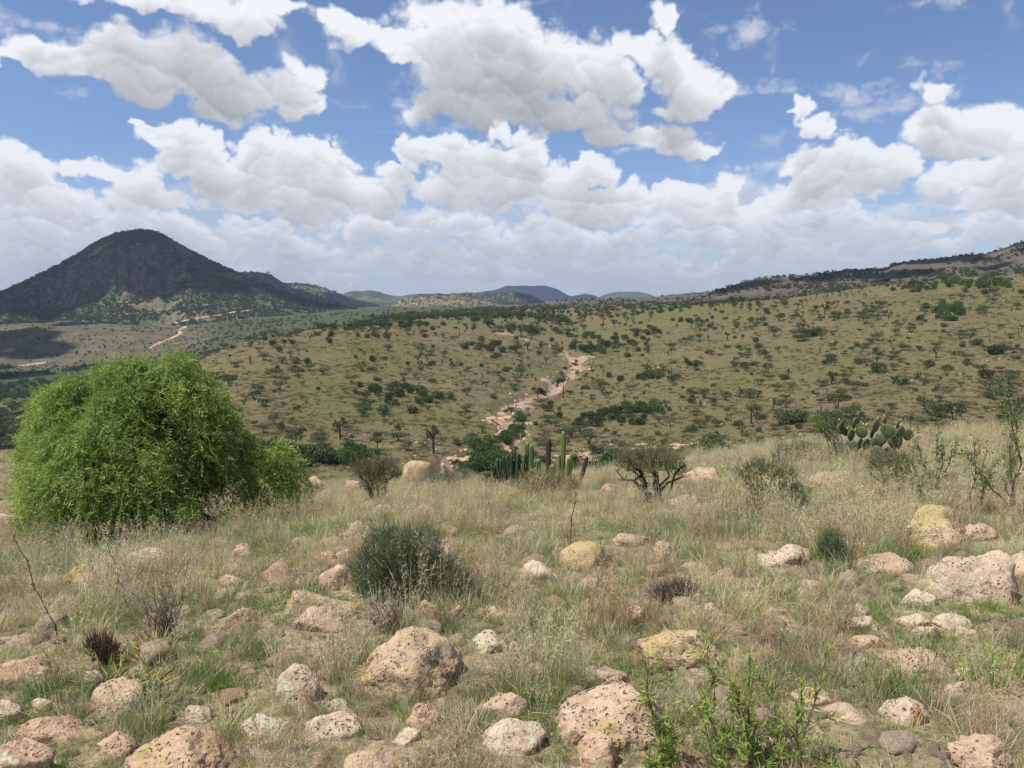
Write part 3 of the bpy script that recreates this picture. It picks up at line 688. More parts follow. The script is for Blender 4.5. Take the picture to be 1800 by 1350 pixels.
# ------------------------------------------------------------------ scattering what nobody could count
HID = bpy.data.collections.new('sources')     # holds the meshes that get scattered; not part of the scene itself
def source(name, me):
    o = bpy.data.objects.new(name, me); return o
def scatter(name, pts, rotz, scale, pick, srcs, tilt=None, tint=None, **props):
    n = len(pts)
    me = bpy.data.meshes.new(name); me.vertices.add(n); me.vertices.foreach_set('co', np.asarray(pts, np.float32).ravel())
    r = np.zeros((n, 3), np.float32); r[:, 2] = rotz
    if tilt is not None: r[:, :2] = tilt
    for k, ty, v in (('rot', 'FLOAT_VECTOR', r), ('scl', 'FLOAT_VECTOR', np.repeat(np.asarray(scale, np.float32)[:, None], 3, 1) if np.ndim(scale) == 1 else scale)):
        a = me.attributes.new(k, ty, 'POINT'); a.data.foreach_set('vector', np.asarray(v, np.float32).ravel())
    a = me.attributes.new('pick', 'INT', 'POINT'); a.data.foreach_set('value', np.asarray(pick, np.int32))
    a = me.attributes.new('tint', 'FLOAT', 'POINT'); a.data.foreach_set('value', np.asarray(tint if tint is not None else np.random.rand(n), np.float32))
    col = bpy.data.collections.new(name + '_sources')
    for i, s in enumerate(srcs):
        o = bpy.data.objects.new('%s_%02d' % (name, i), s); col.objects.link(o)
    ng = bpy.data.node_groups.new(name, 'GeometryNodeTree')
    ng.interface.new_socket('Geometry', in_out='INPUT', socket_type='NodeSocketGeometry'); ng.interface.new_socket('Geometry', in_out='OUTPUT', socket_type='NodeSocketGeometry')
    gi = ng.nodes.new('NodeGroupInput'); go = ng.nodes.new('NodeGroupOutput')
    ci = ng.nodes.new('GeometryNodeCollectionInfo'); ci.inputs[0].default_value = col; ci.inputs['Separate Children'].default_value = True; ci.inputs['Reset Children'].default_value = True
    ip = ng.nodes.new('GeometryNodeInstanceOnPoints'); ip.inputs['Pick Instance'].default_value = True
    L = ng.links.new
    L(gi.outputs[0], ip.inputs['Points']); L(ci.outputs[0], ip.inputs['Instance'])
    def na(nm, ty):
        k = ng.nodes.new('GeometryNodeInputNamedAttribute'); k.data_type = ty; k.inputs[0].default_value = nm; return k.outputs[0]
    L(na('pick', 'INT'), ip.inputs['Instance Index'])
    e2r = ng.nodes.new('FunctionNodeEulerToRotation'); L(na('rot', 'FLOAT_VECTOR'), e2r.inputs[0]); L(e2r.outputs[0], ip.inputs['Rotation'])
    L(na('scl', 'FLOAT_VECTOR'), ip.inputs['Scale'])
    L(ip.outputs[0], go.inputs[0])
    o = link(name, me, kind='stuff', **props)
    md = o.modifiers.new('scatter', 'NODES'); md.node_group = ng
    return o

# ------------------------------------------------------------------ vegetation of the hillside across the valley
ACM = [far_acacia(s, w, h, nl, fl) for s, w, h, nl, fl in ((1, 3.4, 2.1, 420, .3), (2, 2.6, 1.7, 340, .34), (3, 4.2, 2.3, 520, .26), (4, 3.0, 2.6, 420, .36))]
RDM = [far_round(11), far_round(12, 3.2, 1.7), far_round(13, 2.2, 2.0), far_round(14, 3.4, 2.2, 620)]
GRM = [far_round(21, 2.8, 2.0, 520, M_GREEN), far_round(22, 3.6, 2.3, 640, M_GREEN)]
GYM = [far_round(31, 2.4, 1.4, 380, M_GREY), far_acacia(32, 2.8, 1.6, 320, .34, M_GREY)]
YCM = [far_yucca(41, 3.2, 3), far_yucca(42, 3.8, 4), far_yucca(43, 2.8, 1), far_yucca(44, 3.4, 2), far_yucca(45, 4.2, 5), far_yucca(46, 2.2, 1)]
NPM = [far_nopal(51), far_nopal(52, 2.6, 1.5, 44), far_nopal(53, 1.6, 1.3, 26)]
VIS = {}
def veg_density(c, r):
    """how much grows where on the hillside, by place"""
    base = .78 + 2.9 * float(fbm(np.array([c / 90.]), np.array([r / 45.]), 2, 301)[0])
    return base
# masses of bushes that can be made out in the photograph: (col, row, spread along, spread up, how many, kind, size)
MASSES = [(860,612,50,10,16,'r',1.25),(930,618,20,10,6,'y',1.0),(700,690,60,14,17,'r',1.1),(760,700,40,14,9,'g',.9),(630,575,40,6,12,'r',1.0),(720,572,45,6,14,'r',1.0),(580,592,22,10,7,'r',1.0),
 (650,590,22,8,5,'r',1.0),(1080,735,50,16,20,'r',1.1),(1130,722,30,10,8,'g',1.1),(1035,745,26,12,8,'r',1.0),(1040,610,60,14,22,'r',1.2),(1090,598,50,10,15,'r',1.0),(1150,585,40,8,12,'r',1.0),(1210,566,40,7,10,'r',.9),
 (1130,667,60,6,10,'r',.9),(1150,660,26,6,5,'g',.9),(1210,640,36,8,9,'r',.8),(1420,590,60,10,17,'a',1.1),(1660,550,50,14,13,'g',1.2),(1650,560,40,10,6,'r',1.2),(1720,500,70,12,24,'g',1.3),(1600,505,60,8,16,'r',1.1),
 (1545,655,1,1,1,'G',1.9),(1610,665,10,4,3,'n',1.6),(1580,675,16,5,6,'n',1.7),(1500,560,60,12,12,'a',1.2),(1570,620,60,20,12,'a',1.0),(1750,623,8,2,2,'R',1.6),(1717,606,1,1,1,'R',1.6),
 (905,758,12,10,9,'g',1.0),(912,740,10,8,5,'g',.8),(850,790,20,12,12,'g',1.0),(870,815,30,8,14,'g',1.1),(830,826,30,6,12,'g',1.1),(920,800,30,14,4,'r',.8),(1000,770,20,10,3,'a',1.0),(560,800,60,14,20,'r',1.2),(460,790,60,12,16,'r',1.1),(610,808,40,8,10,'g',1.1),
 (1085,822,50,8,16,'g',1.1),(900,725,8,5,5,'d',.6),(950,690,14,5,6,'r',.6),(985,672,8,6,5,'r',.6),(1012,640,8,5,4,'r',.6),(890,775,8,8,5,'g',.9),(870,700,10,5,4,'d',.6),(1000,650,10,5,3,'g',.7),(1180,815,40,8,12,'r',1.1),(1270,800,30,8,8,'g',1.2),(640,715,30,12,6,'a',1.0),(930,580,50,8,12,'y',1.0),(1000,575,60,8,14,'y',1.0),(1180,545,70,8,18,'r',.9),(1300,535,90,8,26,'y',1.0),(1450,520,80,8,26,'y',1.0),
 (950,550,90,6,14,'r',.8),(830,552,70,5,10,'r',.8),(1060,545,80,6,12,'r',.8),(1390,745,24,10,5,'a',1.2),(1330,700,60,24,8,'a',1.0),(1480,745,60,20,7,'a',1.0),(1640,740,60,22,8,'a',1.1),(1750,700,40,40,10,'a',1.1)]
items = []       # kind letter, world position, scale
RA = random.Random(3)
def visible_spot(c, r):
    p = hit(c, r, 70, 520)
    return p
LET = {'r': 'round_bush', 'R': 'round_bush', 'g': 'green_bush', 'G': 'green_bush', 'a': 'acacia_bush', 'y': 'yucca_tree', 'n': 'prickly_pear', 'd': 'grey_bush'}
for (c, r, sx, sy_, n, k, s) in MASSES:
    for _ in range(n):
        p = visible_spot(c + RA.gauss(0, .55) * sx if n > 1 else c, r + RA.gauss(0, .55) * sy_ if n > 1 else r)
        if p: items.append([k, p, s * RA.uniform(.75, 1.2)])
for c, r, s in [(545,598,1.2),(566,580,1.2),(500,610,.9),(525,625,1.0),(682,600,1.3),(808,590,1.3),(848,665,1.1),(945,700,.9),(990,700,1.5),(880,680,.8),(598,772,1.3),(762,797,1.5),(960,640,1.1),(1040,650,1.1),(1060,655,1.1),(1110,560,1.2),(1175,625,1.2),(1215,578,1.3),
                (1320,745,1.6),(1385,660,1.5),(1462,675,1.4),(1450,553,1.5),(1410,540,1.4),(1300,700,1.3),(1140,660,1.1),(1360,720,1.0),(1645,630,1.1),(1290,640,1.1),(1180,665,1.1),(1500,760,1.0),(735,640,1.2),(740,660,1.0),(905,600,1.2),(640,625,1.0),(1245,600,1.0),(1550,590,1.0),(440,640,1.0),(415,680,.8)]:
    p = visible_spot(c, r)
    if p: items.append(['y', p, s])
def clear(p, dmin):
    for k, q_, s in items:
        if abs(q_.x - p.x) < dmin and abs(q_.y - p.y) < dmin * 1.3: return False
    return True
tries = 0
while tries < 5200 and len(items) < 2700:
    tries += 1
    # even over the ground, not over the picture
    d = 105 * (430 / 105) ** (RA.random() ** .8); c = RA.uniform(330, 1990)
    x = (c - 900) / F * math.cos(TH) * d; z = ht(x, d)
    r = 675 - F * math.tan(math.atan2(z - EYE, d) + TH)
    cc = 900 + F * x / (d * math.cos(TH) - (z - EYE) * math.sin(TH))
    if RA.random() > veg_density(cc, r) * .62: continue
    ck_ = min(float(creek_d(np.array([x]), np.array([d]), 0)[0]), 99)
    if ck_ < 6: continue
    p = Vector((x, d, z))
    if not clear(p, 2.2): continue
    u_ = RA.random()
    ypro = .09 if d < 260 else .22
    k = 'y' if u_ < ypro else 'a' if u_ < ypro + .42 else 'd' if u_ < ypro + .58 else 'r' if u_ < ypro + .76 else 'n' if u_ < ypro + .83 else 's'
    items.append([k, p, (.38 + .85 * RA.random() ** 1.7) if k != 's' else RA.uniform(.25, .45)])
# what shows largest stays individual (up to 290 of a kind), the rest becomes one mass per kind
kinds = {}
for k, p, s in items:
    kind = {'s': 'round_bush'}.get(k) or LET[k]
    kinds.setdefault(kind, []).append((s / p.y, k, p, s))
MESHES = {'round_bush': RDM, 'green_bush': GRM, 'grey_bush': GYM, 'acacia_bush': ACM, 'prickly_pear': NPM}
CAPS = {'round_bush': 240, 'green_bush': 90, 'grey_bush': 120, 'acacia_bush': 240, 'prickly_pear': 60, 'yucca_tree': 180}
FARTHINGS = []
for kind, L in kinds.items():
    L.sort(key=lambda t: -t[0]); cap = CAPS[kind]
    for i, (_, k, p, s) in enumerate(L[:cap]):
        rz = RA.uniform(0, 6.28)
        if kind == 'yucca_tree':
            j = RA.randrange(len(YCM)); s *= .82; t = link('yucca_tree', None, loc=p); t.empty_display_size = .3
            a = link('trunk', YCM[j][0], t); b = link('crown', YCM[j][1], t)
            hh = (3.2, 3.8, 2.8, 3.4, 4.2, 2.2)[j]; ww = 2.0
            t['_n'] = (3, 4, 1, 2, 5, 1)[j]
        else:
            j = RA.randrange(len(MESHES[kind])); t = link(kind, MESHES[kind][j], loc=p); hh = 2; ww = 3
        t.rotation_euler.z = rz; s *= .9; t.scale = (s, s, s * RA.uniform(.8, 1.1))
        FARTHINGS.append((kind, t, p, s, hh, ww))
    rest = L[cap:]
    if len(rest) > 5:
        P = np.array([t[2][:] for t in rest]); S = np.array([t[3] for t in rest])
        if kind == 'yucca_tree': srcs = [m_ for pr in YCM for m_ in pr]; 
        else: srcs = MESHES[kind]
        if kind == 'yucca_tree':
            pk = np.array([RA.randrange(len(YCM)) for _ in rest]); rz = np.random.rand(len(P)) * 6.28
            scatter('distant_yuccas', np.concatenate([P, P]), np.concatenate([rz, rz]), np.concatenate([S, S]), np.concatenate([pk * 2, pk * 2 + 1]), srcs, label='small distant yuccas dotted over the far hillside', category='yuccas')
        else:
            scatter('distant_' + kind + 'es' if kind != 'prickly_pear' else 'distant_prickly_pears', P, np.random.rand(len(P)) * 6.28, S, np.random.randint(0, len(srcs), len(P)), srcs, label='small distant %s dotted over the far hillside' % (kind.replace('_', ' ') + ('es' if 'bush' in kind else 's')), category='shrubs')
print('far plants', {k: len(v) for k, v in kinds.items()}, round(time.time() - T0, 1))
# scrub on the ridges and mountains, and over the valley floor on the left
def ridge_pts(i, n, t0=.05, t1=1.02, thr=None, cr=None):
    V, c, t = RIDGES[i]; nt_, nc_ = V.shape[:2]
    m_ = np.where((t >= t0) & (t <= t1))[0]; a = np.random.uniform(m_[0], m_[-1] - 1e-3, n); b = np.random.uniform(0, nc_ - 1.001, n)
    if cr: b = np.random.uniform(*[np.interp(x_, c, np.arange(nc_)) for x_ in cr], n); b = np.clip(b, 0, nc_ - 1.001)
    ai = a.astype(int); bi = b.astype(int); fa = (a - ai)[:, None]; fb = (b - bi)[:, None]
    P = V[ai, bi]*(1-fa)*(1-fb) + V[np.minimum(ai+1, nt_-1), bi]*fa*(1-fb) + V[ai, bi+1]*(1-fa)*fb + V[np.minimum(ai+1, nt_-1), bi+1]*fa*fb
    if thr is not None:
        k = fbm(P[:, 0] / thr[0], P[:, 1] / thr[0], 3, 401 + i) > thr[1]; P = P[k]
    return P
SCR = [RDM[0], RDM[1], RDM[2], ACM[0], ACM[1], GRM[0]]
sel = [ridge_pts(0, 26000, .0, 1.03, (90, -.28), (-60, 700)), ridge_pts(0, 500, .97, 1.02, None, (0, 560)), ridge_pts(10, 4200, .05, 1.03, (60, -.05), (1150, 1900)), ridge_pts(10, 150, .985, 1.01, None, (1200, 1850)), ridge_pts(9, 1500, .1, 1.02, (60, -.1)), ridge_pts(4, 1600, .1, 1.02, None), ridge_pts(1, 2500, .2, 1.02), ridge_pts(5, 2000, .2, 1.02), ridge_pts(2, 1800, .2, 1.02), ridge_pts(8, 600, .2, 1.02)]
scl = [np.random.uniform(.6, 1.7, len(sel[0])), np.random.uniform(.6, 1.4, len(sel[1])), np.random.uniform(.5, 1.3, len(sel[2])), np.random.uniform(.4, 1.1, len(sel[3])), np.random.uniform(.6, 1.2, len(sel[4])), np.random.uniform(1., 2., len(sel[5])), np.random.uniform(1.5, 3., len(sel[6])), np.random.uniform(1.5, 3, len(sel[7])), np.random.uniform(1.5, 3, len(sel[8])), np.random.uniform(.8, 2, len(sel[9]))]
P = np.concatenate(sel); S = np.concatenate(scl)
scatter('mountain_scrub', P, np.random.rand(len(P)) * 6.28, S, np.random.randint(0, 6, len(P)), SCR, label='dark scrub dotted over the mountain and the distant ridges', category='scrub')
n = 15000
c = np.random.uniform(-150, 1000, n); d = 230 * (1000 / 230) ** np.random.rand(n); x = (c - 900) / F * d
k = ((d > 640) & (np.random.rand(n) < .35)) | (fbm(x / 70, d / 70, 3, 411) + .55 * sst(430, 470, d) * sst(640, 560, d) * sst(420, 330, c) - .2 * sst(650, 760, d) * sst(300, 200, c) > .03) & ~((c > 330) & (d < 330)) 
k &= ~((c > 560) & (np.random.rand(n) < .5)); x = x[k]; d = d[k]; P = np.stack([x, d, height(x, d)], -1)
scatter('valley_scrub', P, np.random.rand(len(P)) * 6.28, np.random.uniform(.6, 1.7, len(P)) * np.where(d > 640, .6, 1), np.random.randint(0, 6, len(P)), SCR, label='dark green scrub covering the valley floor behind the pepper tree', category='scrub')
n = 1700
c = np.random.uniform(800, 1900, n); d = np.random.uniform(430, 640, n); x = (c - 900) / F * d; P = np.stack([x, d, height(x, d)], -1)
scatter('skyline_scrub', P, np.random.rand(n) * 6.28, np.random.uniform(.5, 1.3, n), np.random.randint(0, 12, n), SCR + [m_ for pr in YCM[:3] for m_ in pr], label='low scrub and yuccas along the top of the far hillside', category='scrub')
# low grassy clumps that roughen the far hillside
def low_clump(seed):
    rng.seed(seed); A = Acc(); n = 40; P = np.stack([rng.normal(size=n) * .35, rng.normal(size=n) * .35, rng.rand(n) * .22], -1)
    A.add(leaves(P, np.full(n, .22), 1.6), np.repeat(rng.rand(n), 4)); return A.mesh('clump', [M_CLUMP])
M_CLUMP = leaf_mat('dry_clump', C(112, 106, 72), C(132, 120, 84), .35, .5, (-.02, .03))
CLM = [low_clump(61), low_clump(62), low_clump(63)]
n = 17000
c = np.random.uniform(330, 1990, n); d = 100 * (330 / 100) ** np.random.rand(n) ** .7; x = (c - 900) / F * d
k = (fbm(x / 14, d / 14, 3, 421) > -.12) & (creek_d(x, d, 0) > 5); x = x[k]; d = d[k]; P = np.stack([x, d, height(x, d)], -1)
scatter('hillside_grass', P, np.random.rand(len(P)) * 6.28, np.random.uniform(.4, 1.3, len(P)), np.random.randint(0, 3, len(P)), CLM, label='low dry grass clumps over the hillside across the valley', category='grass')
P1 = []
n = 24000
c = np.random.uniform(330, 1990, n); d = 100 * (400 / 100) ** np.random.rand(n); x = (c - 900) / F * d
k = (fbm(x / 5, d / 5, 3, 423) > -.1) & (creek_d(x, d, 0) > 2.5); x = x[k]; d = d[k]; P = np.stack([x, d, height(x, d)], -1)
scatter('hillside_herbs', P, np.random.rand(len(P)) * 6.28, np.random.uniform(.25, .7, len(P)), np.random.randint(0, 3, len(P)), CLM, label='tiny herbs and dry tufts speckling the hillside across the valley', category='herbs')
print('scrub', round(time.time() - T0, 1))

# ------------------------------------------------------------------ rocks of the near slope
m, nt = mat_new('volcanic_rock'); q = N(nt)
oc = q.n('ShaderNodeTexCoord').outputs['Object']
inf = q.n('ShaderNodeObjectInfo'); rnd = inf.outputs['Random']; tintc = inf.outputs['Color']
off = q.n('ShaderNodeVectorMath', {0: oc, 1: q.n('ShaderNodeCombineXYZ', {0: q.m('MULTIPLY', rnd, 37.0), 1: q.m('MULTIPLY', rnd, 19.0), 2: rnd}).outputs[0]}, operation='ADD').outputs[0]
na_ = q.noise(off, 5.0, 6, .65); nb_ = q.noise(off, 16.0, 5, .65); nc_ = q.noise(off, 70.0, 3, .7)
vor = q.n('ShaderNodeTexVoronoi', {'Vector': q.n('ShaderNodeVectorMath', {0: off, 1: q.n('ShaderNodeVectorMath', {0: q.noise(off, 20.0, 3, .6, out=1), 3: .06}, operation='SCALE').outputs[0]}, operation='ADD').outputs[0], 'Scale': 52.0})
base = q.mix(q.ramp(na_, .35, .65), C(186, 160, 136), C(204, 184, 158))
base = q.mix(1.0, base, tintc, 'MULTIPLY')
base = q.mix(q.m('MULTIPLY', q.ramp(nb_, .5, .66), .6), base, C(170, 136, 114))
base = q.mix(q.m('MULTIPLY', q.ramp(nc_, .5, .7), .45), base, C(222, 202, 180))
pit = q.m('MULTIPLY', q.ramp(vor.outputs['Distance'], .36, .10), q.ramp(q.noise(off, 7.0, 5, .75), .46, .58))
base = q.mix(q.m('MULTIPLY', pit, q.ramp(q.noise(off, 11.0, 3), .35, .65, .1, .5)), base, C(112, 92, 78))
dirt = q.ramp(q.noise(off, 9.0, 4, .7), .56, .66)
base = q.mix(q.m('MULTIPLY', dirt, .55), base, C(118, 104, 92))
up = q.n('ShaderNodeSeparateXYZ', {0: q.n('ShaderNodeNewGeometry').outputs['Normal']}).outputs[2]
ly = q.attr('yellow', 'OBJECT', 'Fac'); lg = q.attr('pale', 'OBJECT', 'Fac'); lo_ = q.attr('orange', 'OBJECT', 'Fac')
big = q.noise(off, 3.4, 4, .6); spk = q.noise(off, 30.0, 5, .75); spk2 = q.noise(off, 19.0, 5, .75)
f1 = q.m('MULTIPLY', q.ramp(q.m('ADD', q.m('ADD', q.m('MULTIPLY', big, 1.1), q.m('MULTIPLY', spk, .9)), q.m('ADD', q.m('MULTIPLY', ly, .42), q.m('MULTIPLY', up, .08))), 1.30, 1.36), .7)
base = q.mix(f1, base, q.mix(q.ramp(spk2, .4, .6), C(190, 172, 92), C(184, 164, 118)))
f2 = q.m('MULTIPLY', q.ramp(q.m('ADD', q.m('ADD', q.m('MULTIPLY', q.noise(off, 4.4, 4, .6, dist=.4), 1.1), q.m('MULTIPLY', spk2, .6)), q.m('MULTIPLY', lg, .42)), 1.16, 1.22), .85)
base = q.mix(f2, base, q.mix(q.ramp(spk, .4, .6), C(186, 184, 150), C(206, 202, 172)))
f3 = q.m('MULTIPLY', q.ramp(q.m('ADD', q.m('MULTIPLY', q.noise(off, 8.0, 3, .6), 1.0), q.m('MULTIPLY', lo_, .3)), .86, .9), .8)
base = q.mix(f3, base, C(186, 132, 88))
bmp = q.m('ADD', q.m('ADD', q.m('MULTIPLY', nb_, .5), q.m('MULTIPLY', nc_, .3)), q.m('MULTIPLY', pit, -1.1))
q.out(base, .92, bmp, 1.0, .035, spec=.1)
M_ROCK = m
def rock_mesh(name, seed, sub=4, kind='round', w=1.0, d=.8, h=.6):
    """unit-free: returns a mesh w wide, d deep, with h standing above z=0 and about as much below"""
    bm = bmesh.new(); bmesh.ops.create_icosphere(bm, subdivisions=sub, radius=1.0)
    V = np.array([v.co[:] for v in bm.verts]); Fc = np.array([[v.index for v in f.verts] for f in bm.faces]); bm.free()
    rs = np.random.RandomState(seed); D = norm(V)
    r = np.ones(len(D))
    ncut = {'round': 13, 'dome': 9, 'block': 14, 'slab': 11, 'point': 12, 'lumpy': 10}[kind]
    o = Vector(rs.uniform(-50, 50, 3))
    Dw = norm(D + .16 * np.array([noise.noise_vector(Vector(v) * 2.3 + o)[:] for v in D]) + .06 * np.array([noise.noise_vector(Vector(v) * 6.3 + o)[:] for v in D]))
    for k in range(ncut):
        a = norm(rs.normal(size=3) * [1, 1, .8] + [0, 0, .15]); lim = rs.uniform(.46, .82) if kind in ('block', 'point', 'slab') else rs.uniform(.58, .90)
        dd = Dw @ a; cut = np.where(dd > .05, lim / np.maximum(dd, .05), 9)
        r = -np.log(np.exp(-r * 40) + np.exp(-np.minimum(cut, 9) * 40)) / 40      # soft minimum keeps worn edges
    n1 = np.array([noise.fractal(Vector(v) * 1.6 + o, 1.0, 2.0, 3) for v in D]); n2 = np.array([noise.fractal(Vector(v) * 5.5 + o, .7, 2.1, 4) for v in D])
    n3 = np.array([noise.noise(Vector(v) * 17 + o) for v in D])
    r = r * (1 + (.24 if kind == 'lumpy' else .13) * n1 + .095 * n2 + .03 * n3 - .10 * np.clip(n2 - .2, 0, 1) * 2)
    P = D * r[:, None]
    if kind == 'point':
        # leaning peak on the left, a long tail running down to the right
        t = np.clip((P[:, 0] + .45), 0, 2); P[:, 2] = P[:, 2] * (1.18 - .52 * t) ; P[:, 2] += .42 * np.exp(-((P[:, 0] + .30) / .30) ** 2) * np.clip(P[:, 2], 0, .6)
    if kind == 'slab': P[:, 2] = np.sign(P[:, 2]) * np.abs(P[:, 2]) ** 1.25
    P = P - (P.max(0) + P.min(0)) / 2 * [1, 1, 0]
    P[:, :2] *= np.array([w, d]) / (P.max(0) - P.min(0))[:2]
    P[:, 2] *= h / P[:, 2].max()
    P[:, 2] = np.where(P[:, 2] < 0, np.maximum(P[:, 2], -.45 * h - .1), P[:, 2])
    return mesh_np(name, P, Fc, [M_ROCK], True)
PINK, TAN, PALE, RED, GREYR, YEL = (1.0, .93, .89), (1.0, .97, .88), (1.10, 1.13, 1.12), (1.0, .86, .78), (.98, 1.0, 1.0), (1.04, 1.0, .82)
